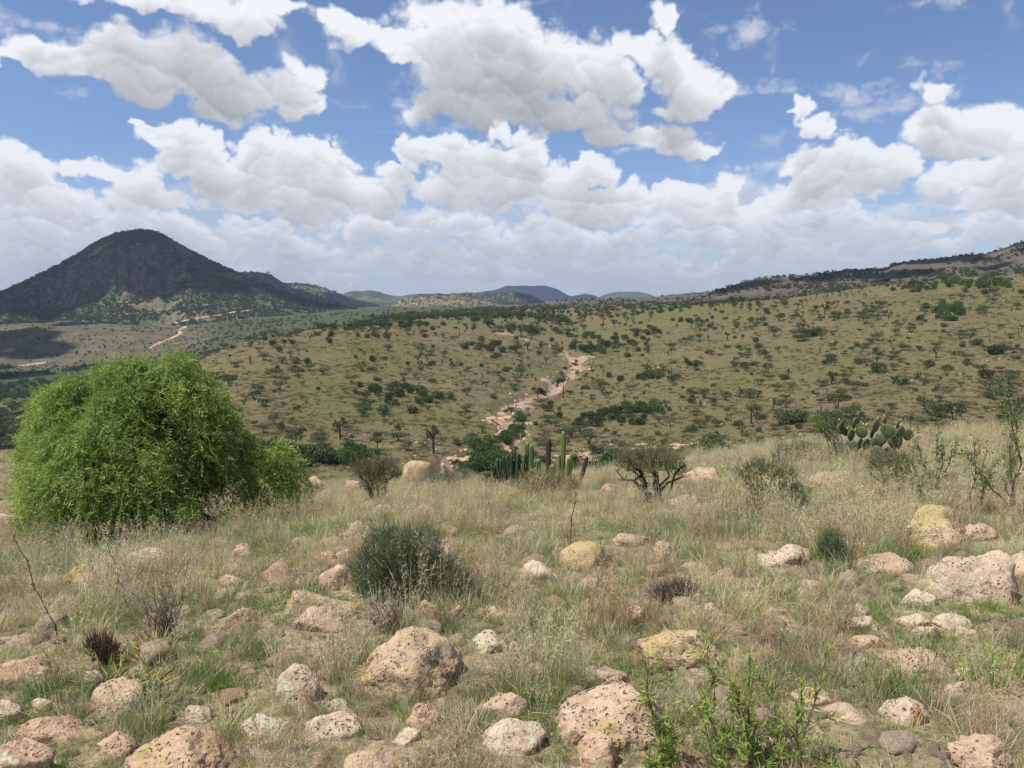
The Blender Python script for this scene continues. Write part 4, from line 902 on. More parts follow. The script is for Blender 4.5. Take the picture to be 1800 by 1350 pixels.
# left, right, top row, bottom row, kind, tint, yellow, pale, orange, label
ROCKS = [
 (610,812,1118,1226,'point',TAN,.55,.35,.6,'large pinkish tan rock with a leaning peak, yellow specks and a pale green lichen patch'),
 (742,815,941,1002,'dome',PINK,.0,.15,.1,'round pink dome of rock just right of the big dark green shrub'),
 (1579,1722,880,968,'dome',TAN,.50,.1,.3,'biggest boulder on the right, light tan with bright yellow lichen down its left side'),
 (1690,1750,916,952,'lumpy',PINK,.0,.1,.1,'low pinkish rock leaning against the right foot of the biggest boulder'),
 (1633,1788,962,1062,'round',PALE,.30,.25,.2,'pale whitish boulder with a dark hollow low in its face, before the biggest boulder'),
 (1762,1850,964,1022,'round',TAN,.1,.1,.1,'tan boulder cut off by the right edge, beside the pale hollowed boulder'),
 (1503,1603,971,1009,'dome',TAN,.1,.1,.1,'flat domed tan rock alone in grass left of the pale hollowed boulder'),
 (1320,1428,956,1000,'lumpy',PALE,.0,.1,.2,'two-humped pale rock in mid slope, left of the flat domed tan rock'),
 (1126,1268,1102,1176,'dome',YEL,.55,.15,.2,'broad mound of rock crusted all over with dull yellow lichen behind the leafy green stems'),
 (985,1165,1221,1322,'dome',PINK,.42,.3,.2,'large rounded pink rock with a yellow rim of lichen along its top edge'),
 (232,412,1306,1390,'dome',RED,.45,.0,.5,'large reddish rock with yellow spots cut off by the bottom edge'),
 (-10,98,1313,1385,'block',PINK,.1,.3,.1,'rough pink rock in the bottom left corner'),
 (48,165,1254,1305,'block',RED,.0,.1,.1,'flat-topped reddish rock above the bottom left corner'),
 (155,248,1203,1262,'block',TAN,.25,.0,.6,'squarish tan rock with orange lichen below the dark slab'),
 (148,196,1179,1212,'slab',GREYR,.0,.0,.0,'small dark grey slab tilted up beside the yellow-tipped agave'),
 (113,182,990,1026,'slab',YEL,.8,.0,.1,'dark rock with a bright yellow lichen cap in front of the pepper tree'),
 (612,722,1321,1375,'block',PINK,.3,.1,.2,'rock split by a crack at the bottom edge of the picture'),
 (538,636,1259,1298,'block',PALE,.0,.35,.3,'pale flat rock with a pinkish face below the peaked rock'),
 (424,508,1261,1300,'dome',GREYR,.0,.75,.0,'grey-green lichened dome of rock left of the pale flat rock'),
 (486,566,1172,1236,'round',PALE,.0,.5,.2,'whitish rock half hidden in grass left of the peaked rock'),
 (838,925,1212,1266,'lumpy',PINK,.15,.1,.2,'pitted pink rock right of the peaked rock, in bright green grass'),
 (850,958,1279,1330,'round',PALE,.1,.4,.5,'pale rock with an orange left end under the pitted pink rock'),
 (1005,1086,1297,1356,'block',RED,.0,.3,.1,'rough reddish block at the bottom in front of the large rounded pink rock'),
 (498,628,1034,1082,'slab',YEL,.42,.0,.2,'long yellowish rock just left of the big dark green shrub'),
 (512,606,1068,1112,'dome',PINK,.15,.0,.5,'pink rock below the long yellowish rock'),
 (562,636,989,1040,'round',PINK,.0,.1,.0,'plain pink rock touching the left side of the big dark green shrub'),
 (588,628,962,988,'round',PINK,.0,.1,.0,'small pink rock up behind the left side of the big dark green shrub'),
 (548,592,968,992,'block',RED,.0,.0,.0,'small reddish rock left of a pink one behind the big dark shrub'),
 (980,1080,949,1006,'dome',YEL,.5,.0,.6,'rock with an orange-yellow lichen crest in the middle of the slope'),
 (918,986,981,1030,'block',PALE,.0,.45,.0,'holey pale rock left of the orange-crested rock'),
 (1074,1142,934,964,'lumpy',PINK,.2,.0,.2,'pink rock behind and right of the orange-crested rock'),
 (1138,1194,943,992,'round',TAN,.0,.2,.1,'tan rock right of the orange-crested rock'),
 (724,772,1054,1090,'round',RED,.0,.0,.0,'reddish rock below the big dark green shrub'),
 (778,818,1066,1094,'block',PINK,.0,.5,.0,'small pink rock with one pale lichen spot below the pink dome'),
 (843,908,1064,1090,'dome',PINK,.0,.2,.0,'low pink rock right of the one with a pale lichen spot'),
 (1098,1150,1061,1096,'round',PINK,.0,.1,.3,'pink rock left of the dead dark cushion plant'),
 (1212,1272,1058,1090,'dome',PALE,.0,.6,.0,'rock mottled with pale lichen below the dead dark cushion plant'),
 (700,766,802,846,'block',TAN,.55,.3,.0,'upright boulder with bright yellow lichen standing on the crest left of the cacti'),
 (524,572,834,862,'block',YEL,.45,.2,.0,'yellowish broken rock on the crest right of the pepper tree'),
 (606,638,844,866,'round',RED,.0,.0,.0,'small reddish rock on the crest left of the grey bush'),
 (655,702,884,908,'round',PINK,.0,.1,.0,'pink rock at the foot of the grey bush on the crest'),
 (711,748,867,884,'dome',TAN,.0,.1,.0,'flat tan rock below the yellow upright boulder'),
 (1196,1274,820,852,'lumpy',YEL,.3,.1,.0,'wide tan rock on the crest right of the spreading acacia'),
 (1393,1492,827,858,'lumpy',RED,.1,.0,.9,'long orange rock on the crest below the prickly pear'),
 (1342,1378,837,858,'round',TAN,.0,.0,.3,'tan rock on the crest left of the long orange rock'),
 (1172,1238,869,890,'slab',PINK,.1,.1,.0,'flat pink rock at the foot of the spreading acacia'),
 (1078,1098,879,896,'round',PALE,.0,.4,.0,'small white stone left of the spreading acacia'),
 (1055,1100,848,866,'dome',PINK,.0,.1,.0,'pinkish stone on the crest right of the cactus group'),
 (1583,1638,1036,1068,'round',PALE,.15,.7,.2,'lichened whitish rock below the flat domed tan rock'),
 (1493,1538,1061,1084,'block',PALE,.0,.3,.0,'small whitish rock left of the lichened whitish rock'),
 (1484,1538,1082,1110,'round',PALE,.0,.2,.0,'round cream rock standing over a reddish one'),
 (1573,1638,1080,1108,'block',PALE,.0,.2,.0,'cream rock in the middle of the cluster of pale stones'),
 (1600,1656,1098,1132,'block',PALE,.0,.4,.0,'whitest sharp-edged rock of the pale cluster'),
 (1643,1706,1084,1110,'block',PALE,.0,.3,.0,'flat cream rock at the right of the pale cluster'),
 (1674,1716,1100,1122,'block',TAN,.0,.3,.0,'tan stone below the flat cream rock'),
 (1498,1558,1116,1144,'round',RED,.0,.0,.2,'low reddish rock under the round cream one'),
 (1558,1656,1142,1186,'dome',TAN,.2,.0,.5,'smooth brown-tan rock with orange edge right of the leafy green stems'),
 (1673,1718,1177,1192,'slab',PALE,.0,.3,.0,'thin pale slab right of the brown-tan rock'),
 (1548,1642,1231,1278,'block',PALE,.0,.2,.9,'pale rock with an orange stain on its left face'),
 (1437,1520,1238,1272,'dome',PALE,.25,.3,.0,'pale rock with one yellow spot among the leafy green stems'),
 (1393,1468,1211,1242,'round',TAN,.2,.1,.0,'tan rock behind the yellow-spotted pale one'),
 (1660,1706,1200,1230,'round',PINK,.0,.0,.3,'pink rock above the orange-stained pale rock'),
 (1676,1768,1298,1372,'lumpy',PINK,.0,.2,.2,'big rough pink rock in the bottom right'),
 (1352,1402,1274,1345,'block',PALE,.0,.3,.2,'tall pale rock behind the leafy green stems at the bottom'),
 (1403,1448,1020,1036,'slab',PALE,.0,.3,.0,'thin pale slab in grass below the two-humped rock'),
 (1338,1396,1069,1084,'slab',GREYR,.0,.4,.0,'thin grey slab in mid slope'),
 (918,966,1168,1196,'round',PINK,.0,.1,.0,'pink rock between the peaked rock and the yellow-crusted mound'),
 (832,893,1114,1150,'round',PALE,.0,.7,.0,'rock covered in pale green lichen up right of the peaked rock'),
 (893,918,1130,1148,'round',PINK,.0,.1,.0,'small pink stone beside the pale green lichened rock'),
 (1024,1102,1172,1206,'round',TAN,.1,.1,.0,'tan rock above the large rounded pink rock'),
 (-20,42,1238,1278,'round',GREYR,.0,.5,.0,'grey lichened rock at the left edge'),
 (54,92,1230,1254,'round',PALE,.0,.1,.0,'small smooth pale rock near the left edge'),
 (-5,96,1158,1204,'lumpy',RED,.0,.2,.2,'low reddish rock at the left edge below the dry brush'),
 (384,436,1011,1034,'round',PINK,.0,.1,.0,'pink rock in dry grass in front of the pepper tree'),
 (396,462,1064,1100,'dome',PINK,.1,.1,.0,'broad pinkish rock sunk in grass left of the long yellowish rock'),
 (328,372,1243,1274,'round',PALE,.0,.6,.0,'small whitish lichened rock left of the grey-green dome'),
 (168,238,1294,1336,'round',RED,.0,.0,.1,'reddish rock sunk in grass left of the large reddish one'),
 (716,772,1240,1276,'lumpy',RED,.0,.0,.7,'rusty orange rock under the tail of the peaked rock'),
 (690,738,1286,1310,'block',PALE,.0,.3,.0,'small pale rock below the rusty orange one'),
 (568,612,1232,1254,'round',PALE,.0,.4,.0,'pale stone directly under the left foot of the peaked rock'),
 (1782,1840,812,842,'round',TAN,.0,.0,.1,'tan rock on the crest at the right edge'),
 (222,302,962,992,'lumpy',GREYR,.0,.3,.0,'grey rock in the shade of the pepper tree'),
 (408,452,955,980,'round',PINK,.0,.1,.0,'pink rock right of the pepper tree\'s foot'),
 (-10,34,900,924,'slab',PALE,.0,.1,.0,'pale slab at the left edge beyond the pepper tree'),
 (1215,1245,1120,1140,'round',TAN,.2,.1,.0,'small stone touching the yellow-crusted mound'),
 (1020,1060,1012,1040,'point',PALE,.2,.5,.0,'narrow upright whitish stone below the orange-crested rock'),
]
ROCKINFO = []
def place_rock(c0, c1, r0, r1, kind, tint, ly, lp, lo, label, seed, sub, group=None, name='boulder'):
    c = (c0 + c1) / 2
    front = hit(c, r1 - 2, 1.5, 60)
    k_ = 0
    while (front is None or front.y > 27) and k_ < 8: k_ += 1; r1 += 3; front = hit(c, r1 - 2, 1.5, 60)
    if front is None: print('no ground for', label); return None
    dist = math.hypot(front.y, front.z - EYE); ppm = F / dist
    w = (c1 - c0) / ppm; dp = w * (.62 if kind == 'slab' else .78)
    al = math.atan2(EYE - front.z, front.y)
    cen = Vector((front.x * (1 + dp * .4 / front.y), front.y + dp * .40, 0)); cen.z = ht(cen.x, cen.y)
    k2 = front.y / cen.y; w = w / k2 * 1.03
    rise = cen.z - front.z
    h = ((r1 - r0) / ppm / k2 - dp * .40 * math.sin(al)) / math.cos(al) - rise * .5
    h = min(max(h * .84, .2 * w), (1.0 if kind == 'point' else .80 if kind == 'block' else .66) * w)
    me = rock_mesh(name, seed, sub, kind, w, dp, h)
    o = link(name, me, loc=cen, label=label, category='rock')
    o.rotation_euler = (0, 0, random.Random(seed).uniform(-.25, .25))
    if group: o['group'] = group
    o['yellow'] = float(ly); o['pale'] = float(lp); o['orange'] = float(lo); o.color = (*tint, 1)
    ROCKINFO.append((o, cen.copy(), w, h, dp))
    return o
for i, rk in enumerate(ROCKS):
    big_ = (rk[1] - rk[0]) > 85
    place_rock(*rk, seed=1000 + i, sub=5 if big_ and rk[3] - rk[2] > 70 else 4, name='boulder' if (rk[1] - rk[0]) > 60 else 'rock')
print('rocks', round(time.time() - T0, 1))
# smaller stones, individually, in the gaps
RB = random.Random(11)
stones = []
BASES = [rock_mesh('stone', 3000 + i, 3, k, 1, .8, .5) for i, k in enumerate(['round', 'block', 'slab', 'lumpy', 'block', 'round', 'dome', 'slab'])]
tries = 0
while len(stones) < 285 and tries < 6000:
    tries += 1
    r = 870 + 480 * RB.random() ** .8; c = RB.uniform(-10, 1810)
    if RB.random() > .25 + .75 * max(0, min(1, (r - 900) / 300)) * (1.0 if c > 1300 else .75): continue
    if c < 520 and r < 975: continue
    p = hit(c, r, 1.5, 40)
    if p is None: continue
    w = RB.choice([.06, .08, .10, .13, .16, .20]) * RB.uniform(.8, 1.3) * (1 + max(0, p.y - 5) * .10)
    if any(math.hypot(p.x - a.x, p.y - a.y) < (b + w) * .55 for _, a, b, _, _ in ROCKINFO): continue
    o = link('stone', RB.choice(BASES), loc=Vector((p.x, p.y, p.z)))
    o.scale = (w, w * RB.uniform(.8, 1.3), w * RB.uniform(.5, .95)); o.rotation_euler = (0, 0, RB.uniform(0, 6.28))
    tn = RB.choice([(PINK, 'pink'), (TAN, 'tan'), (PALE, 'whitish'), (RED, 'reddish'), (GREYR, 'grey')])
    o.color = (tn[0][0] * 1.14, tn[0][1] * 1.14, tn[0][2] * 1.14, 1); o['yellow'] = RB.choice([0, 0, 0, .2]); o['pale'] = RB.choice([0, .2, .4]) ; o['orange'] = RB.choice([0, 0, .3])
    ROCKINFO.append((o, p.copy(), w, w * .5, w * .8)); stones.append((o, p.copy(), w, tn[1], c, r))
# pebbles and chips nobody could count
n_ = 2600; d_ = np.random.uniform(100, 330, n_); c_ = np.random.uniform(500, 1900, n_); x_ = (c_ - 900) / F * d_
k_ = fbm(x_ / 30, d_ / 30, 3, 505) > .02; x_ = x_[k_]; d_ = d_[k_]
HS = [rock_mesh('pebble', 3150 + i, 2, k, 1, .8, .5) for i, k in enumerate(['block', 'slab', 'lumpy'])]
scatter('hillside_stones', np.stack([x_, d_, height(x_, d_)], -1), np.random.rand(len(x_)) * 6.28, .15 + .5 * np.random.rand(len(x_)) ** 3, np.random.randint(0, 3, len(x_)), HS, label='pale stones strewn over the hillside across the valley', category='stones')
# blocks fallen along the dry creek
cl_ = _CK[0][0]; n_ = 700; i_ = np.random.randint(0, len(cl_), n_); x_ = cl_[i_, 0] + np.random.normal(0, 2.2, n_); d_ = cl_[i_, 1] + np.random.normal(0, 2.2, n_)
scatter('creek_stones', np.stack([x_, d_, height(x_, d_)], -1), np.random.rand(n_) * 6.28, .2 + .9 * np.random.rand(n_) ** 3, np.random.randint(0, 3, n_), HS, label='pinkish stones and blocks lying in the dry creek bed', category='stones')
n = 9000
PB = [rock_mesh('pebble', 3100 + i, 2, k, 1, .8, .5) for i, k in enumerate(['round', 'block', 'slab', 'lumpy'])]
d = 2.6 * (24 / 2.6) ** np.random.rand(n); c = np.random.uniform(-80, 1880, n); x = (c - 900) / F * d
k = fbm(x / .9, d / .9, 3, 501) > -.05; x = x[k]; d = d[k]; P = np.stack([x, d, height(x, d) - .004], -1)
S = (.012 + .045 * np.random.rand(len(x)) ** 2.5) * (1 + d * .04)
pb = scatter('gravel', P, np.random.rand(len(x)) * 6.28, S, np.random.randint(0, 4, len(x)), PB, label='loose pebbles and rock chips between the grass tufts', category='gravel')
print('stones', len(stones), round(time.time() - T0, 1))

# ------------------------------------------------------------------ grass of the near slope
def grass_mat(name, c1, c2, root, trans=.3, hue=.04, var=.5):
    m, nt = mat_new(name); q = N(nt)
    s = q.attr('shade', out='Fac'); r = q.n('ShaderNodeObjectInfo').outputs['Random']
    col = q.mix(s, c1, c2)
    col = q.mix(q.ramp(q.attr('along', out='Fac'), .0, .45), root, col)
    t_ = q.attr('tint', 'INSTANCER', 'Fac')
    h = q.n('ShaderNodeHueSaturation', {'Hue': q.m('ADD', .5 - hue / 2, q.m('MULTIPLY', t_, hue)), 'Saturation': q.m('ADD', .8, q.m('MULTIPLY', r, .3)), 'Value': q.m('ADD', 1 - var / 2, q.m('MULTIPLY', r, var)), 'Color': col}).outputs[0]
    q.out(h, .55, trans=trans, spec=.3)
    return m
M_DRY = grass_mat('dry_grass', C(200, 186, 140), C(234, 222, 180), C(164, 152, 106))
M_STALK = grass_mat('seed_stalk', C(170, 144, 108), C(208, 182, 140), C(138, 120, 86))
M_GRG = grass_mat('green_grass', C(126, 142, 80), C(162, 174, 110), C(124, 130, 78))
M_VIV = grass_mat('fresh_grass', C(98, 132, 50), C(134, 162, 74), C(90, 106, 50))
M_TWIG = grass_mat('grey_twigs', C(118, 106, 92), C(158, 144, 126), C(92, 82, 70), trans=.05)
def gl(n, L, seg): return np.tile(np.concatenate([np.repeat(np.arange(seg) / seg, 2), [1.0]]), n)
class GA(Acc):
    """like Acc, also remembers how far along its blade a vertex is"""
    def __init__(s): super().__init__(); s.G = []
    def put(s, VF, seg, shade, mi=0):
        n = len(VF[0]) // (2 * seg + 1); s.G.append(gl(n, 0, seg) if seg > 1 else np.tile([0., 0., 1.], n)); s.add(VF, np.repeat(shade, 2 * seg + 1), mi)
    def done(s, name, mats):
        me = s.mesh(name, mats); a = me.attributes.new('along', 'FLOAT', 'POINT'); a.data.foreach_set('value', np.concatenate(s.G).astype(np.float32)); return me
def tuft(seed, n, L, W, rad, lean, bend, seg, mi=0, A=None, finish=True, mats=None, curl=.0):
    rng.seed(seed); A = A or GA()
    th = rng.rand(n) * 6.28; rr = rad * np.sqrt(rng.rand(n)); b = np.stack([np.cos(th) * rr, np.sin(th) * rr, np.full(n, -.02)], -1)
    ang = rng.rand(n) * 6.28; ln = lean * rng.rand(n) ** .8
    d = np.stack([np.cos(ang) * ln, np.sin(ang) * ln, np.ones(n)], -1); d[:, :2] += b[:, :2] / rad * lean * .5
    bd = np.stack([np.cos(ang + curl * rng.normal(size=n)), np.sin(ang + curl * rng.normal(size=n)), -.35 * np.ones(n)], -1) * (bend * rng.rand(n) ** 1.3)[:, None]
    A.put(blades(b, d, L * rng.uniform(.35, 1.0, n), W * rng.uniform(.6, 1.3, n), bd, seg=seg), seg, rng.rand(n), mi)
    if finish: return A.done('tuft', mats)
    return A
def seedy(seed, n, L, rad, mats, nb=10, mi=0, lean=.35):
    """tall wiry stalks with airy seed heads over a skirt of leaves"""
    rng.seed(seed); A = GA()
    th = rng.rand(n) * 6.28; rr = rad * np.sqrt(rng.rand(n)); b = np.stack([np.cos(th) * rr, np.sin(th) * rr, np.full(n, -.02)], -1)
    ang = rng.rand(n) * 6.28; ln = lean * rng.rand(n); d = np.stack([np.cos(ang) * ln, np.sin(ang) * ln, np.ones(n)], -1)
    bd = np.stack([np.cos(ang), np.sin(ang), -.25 * np.ones(n)], -1) * (.35 * rng.rand(n) ** 2)[:, None]
    LL = L * rng.uniform(.6, 1.0, n)
    A.put(blades(b, d, LL, np.full(n, .0028), bd, seg=3), 3, rng.rand(n), mi)
    dn = norm(d)
    for k in range(nb):
        t = rng.uniform(.62, .98, n); p = b + dn * (LL * t)[:, None] + bd * (LL * t * t)[:, None]
        dd = norm(rng.normal(size=(n, 3)) * .7 + [0, 0, .6]) 
        A.put(blades(p, dd, L * rng.uniform(.03, .09, n), np.full(n, .0045), seg=1), 1, rng.rand(n) * .5 + .5, mi)
    return A
TD = [tuft(s, 60, L, .0042, .13, .55, .6, 3, mats=[M_DRY]) for s, L in ((71, .30), (72, .24), (73, .36))]
TG = [tuft(s, 70, L, .0045, .13, .6, .6, 3, mats=[M_GRG]) for s, L in ((74, .20), (75, .26), (76, .15))]
TV = [tuft(s, 80, L, .0045, .11, .5, .5, 3, mats=[M_VIV]) for s, L in ((77, .17), (78, .24))]
TS = []
for s, L in ((81, .55), (82, .45), (83, .62)):
    A = seedy(s, 22, L, .14, None, 9); A = tuft(s + 100, 30, L * .5, .004, .12, .6, .6, 2, A=A, finish=False); TS.append(A.done('tuft', [M_DRY]))
TR = []
for s, L in ((84, .50), (85, .42)):
    A = seedy(s, 26, L, .10, None, 6, lean=.22); TR.append(A.done('tuft', [M_STALK]))
TT = []
for s in (86, 87):
    rng.seed(s); A = GA(); n = 90; ang = rng.rand(n) * 6.28; el = rng.uniform(.1, 1.3, n)
    d = np.stack([np.cos(ang) * np.cos(el), np.sin(ang) * np.cos(el), np.sin(el)], -1); b = np.stack([rng.normal(size=n) * .06, rng.normal(size=n) * .06, rng.rand(n) * .08], -1)
    A.put(blades(b, d, rng.uniform(.06, .2, n), np.full(n, .004), rng.normal(size=(n, 3)) * .4, seg=2), 2, rng.rand(n)); TT.append(A.done('tuft', [M_TWIG]))
# lying straw litter
TL = []
for s in (88, 89):
    rng.seed(s); A = GA(); n = 60; ang = rng.rand(n) * 6.28
    d = np.stack([np.cos(ang), np.sin(ang), rng.uniform(-.05, .35, n)], -1); b = np.stack([rng.normal(size=n) * .12, rng.normal(size=n) * .12, rng.rand(n) * .03], -1)
    A.put(blades(b, d, rng.uniform(.05, .18, n), np.full(n, .004), np.tile([0, 0, -.3], (n, 1)), seg=2), 2, rng.rand(n)); TL.append(A.done('tuft', [M_DRY]))
SRC = TD + TG + TV + TS + TR + TT + TL     # 0-2 dry, 3-5 green, 6-7 fresh, 8-10 seedy, 11-12 red stalks, 13-14 twigs, 15-16 litter
def place_grass(n, d0, d1, pw, c0=-160, c1=1960):
    d = d0 + (d1 - d0) * np.random.rand(n) ** pw
    c = np.random.uniform(c0, c1, n); x = (c - 900) / F * d; return x, d
gx, gd, gp, gs = [], [], [], []
def rock_mask(x, d, grow=.0):
    ok = np.ones(len(x), bool)
    for o, p, w, h, dp in ROCKINFO:
        if w < .10: continue
        ok &= ((x - p.x) / (w * .42 + grow)) ** 2 + ((d - p.y + dp * .06) / (dp * .36 + grow)) ** 2 > 1
    return ok
x, d = place_grass(66000, 2.2, 31, 1.12)
A1 = fbm(x / 1.7, d / 1.7, 3, 601); A2 = fbm(x / .8, d / .8, 3, 611); A3 = fbm(x / 3.5, d / 3.5, 3, 621); col = u2col(x / d)
u_ = np.random.rand(len(x))
green = sst(-.15, .35, A1 + .12 + .2 * sst(7, 3.5, d) - .22 * sst(9, 16, d)); viv = sst(.14, .34, A3 + .2 * A2 + .12 * sst(1200, 1600, col) * sst(8, 5, d))
tall = sst(-.1, .3, A2 + .35 * sst(6, 12, d) - .25 * sst(1300, 1500, col) * sst(9, 6, d))
pick = np.where(u_ < .34 + .2 * (1 - green), np.random.randint(0, 3, len(x)), np.random.randint(3, 6, len(x)))
pick = np.where(np.random.rand(len(x)) < viv * .75, np.random.randint(6, 8, len(x)), pick)
pick = np.where(np.random.rand(len(x)) < tall * .22, np.random.randint(8, 11, len(x)), pick)
pick = np.where(np.random.rand(len(x)) < .05 + .16 * sst(.1, .3, fbm(x / 1.1, d / 1.1, 2, 631)), np.random.randint(11, 13, len(x)), pick)
pick = np.where(np.random.rand(len(x)) < .05, np.random.randint(13, 15, len(x)), pick)
pick = np.where(np.random.rand(len(x)) < .16, np.random.randint(15, 17, len(x)), pick)
keep = rock_mask(x, d, .01) & (fbm(x / .5, d / .5, 3, 641) + .20 + .20 * sst(8, 14, d) > np.random.rand(len(x)) * .5)
x, d, pick = x[keep], d[keep], pick[keep]
sc_g = np.random.uniform(.38, .95, len(x)) * (1 - .15 * sst(14, 24, d)) * (1 - .18 * sst(5, 3, d)) * np.where((pick > 7) & (pick < 13), .95, .82)
for c_, r_, n_, sp_, kinds_, s_ in [(1112,1105,10,.08,(11,13),1.0),(300,1075,26,.22,(8,11),1.0),(1540,905,80,.9,(8,11),1.0),(1600,880,30,.8,(11,13),.8),(690,1100,5,.12,(8,11),.8),(1380,940,40,.6,(8,11),.95),(560,1180,14,.16,(8,11),.9),(90,1020,24,.5,(8,11),.8),(1750,1230,10,.3,(8,11),.6),(1120,1010,16,.5,(11,13),.7),(930,1070,24,.35,(3,6),.9),(640,1150,10,.15,(3,6),1.0),(880,1240,22,.15,(6,8),.9),(1720,1130,30,.25,(6,8),1.0),(1560,1270,10,.2,(6,8),.8),(1400,1010,24,.3,(6,8),1.0),(520,950,24,.4,(6,8),.9)]:
    p_ = hit(c_, r_, 1.5, 40)
    if p_ is None: continue
    xn = p_.x + np.random.normal(0, sp_, n_); dn_ = p_.y + np.random.normal(0, sp_, n_)
    x = np.concatenate([x, xn]); d = np.concatenate([d, dn_]); pick = np.concatenate([pick, np.random.randint(kinds_[0], kinds_[1], n_)]); sc_g = np.concatenate([sc_g, s_ * np.random.uniform(.6, 1.1, n_)])
for o, p, w, h, dp in ROCKINFO:                       # a skirt of short grass round every rock
    if w < .14: continue
    n_ = int(4 + 13 * min(w, 1.2)); a_ = np.random.rand(n_) * 6.28; rr_ = 1 + np.random.rand(n_) * .25
    x = np.concatenate([x, p.x + np.cos(a_) * w * .47 * rr_]); d = np.concatenate([d, p.y + np.sin(a_) * dp * .47 * rr_ - .02])
    pick = np.concatenate([pick, np.random.choice([0, 1, 2, 3, 4, 5, 5, 6, 15, 16], n_)]); sc_g = np.concatenate([sc_g, np.random.uniform(.25, .5, n_)])
xs_, ds_ = place_grass(4500, 2.2, 10, 1.0); k_ = rock_mask(xs_, ds_, .02); xs_, ds_ = xs_[k_], ds_[k_]      # short stuff between the stones
x = np.concatenate([x, xs_]); d = np.concatenate([d, ds_]); pick = np.concatenate([pick, np.random.choice([0, 1, 3, 4, 5, 5, 15, 16, 6], len(xs_))]); sc_g = np.concatenate([sc_g, np.random.uniform(.3, .65, len(xs_))])
for o, p, w, h, dp in ROCKINFO:                       # trampled and grazed shorter right in front of the rocks
    if w < .14: continue
    k_ = (np.abs(x - p.x) < w * .5) & (d < p.y - dp * .1) & (d > p.y - dp * .5 - .30 - w * .25)
    sc_g = np.where(k_, sc_g * .6, sc_g)
    k_ = ((x - p.x) / (w * .40)) ** 2 + ((d - p.y + dp * .06) / (dp * .34)) ** 2 < 1
    sc_g = np.where(k_, .02, sc_g)
P = np.stack([x, d, height(x, d)], -1)
wind = np.stack([np.random.normal(0, .12, len(x)), np.random.normal(.06, .12, len(x))], -1)
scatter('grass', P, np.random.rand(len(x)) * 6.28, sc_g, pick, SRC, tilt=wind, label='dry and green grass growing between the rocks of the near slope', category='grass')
print('grass', len(x), round(time.time() - T0, 1))

# ------------------------------------------------------------------ plants of the near slope
PLANTS = []
def at(c, r, d0=1.5):
    for k in range(9):
        p = hit(c, r + 3 * k, d0, 60)
        if p is not None and p.y < 27: return p
    return hit(c, r, d0, 60)
def ppm_at(p): return F / math.hypot(p.y, p.z - EYE)
M_PEP = leaf_mat('pepper_leaf', C(110, 136, 62), C(172, 190, 104), .48, .0, rough=.5, spec=.3, tip=C(172, 192, 104))
M_PEPBARK = leaf_mat('pepper_bark', C(60, 48, 40), C(86, 72, 58), 0, .0, rough=.95)
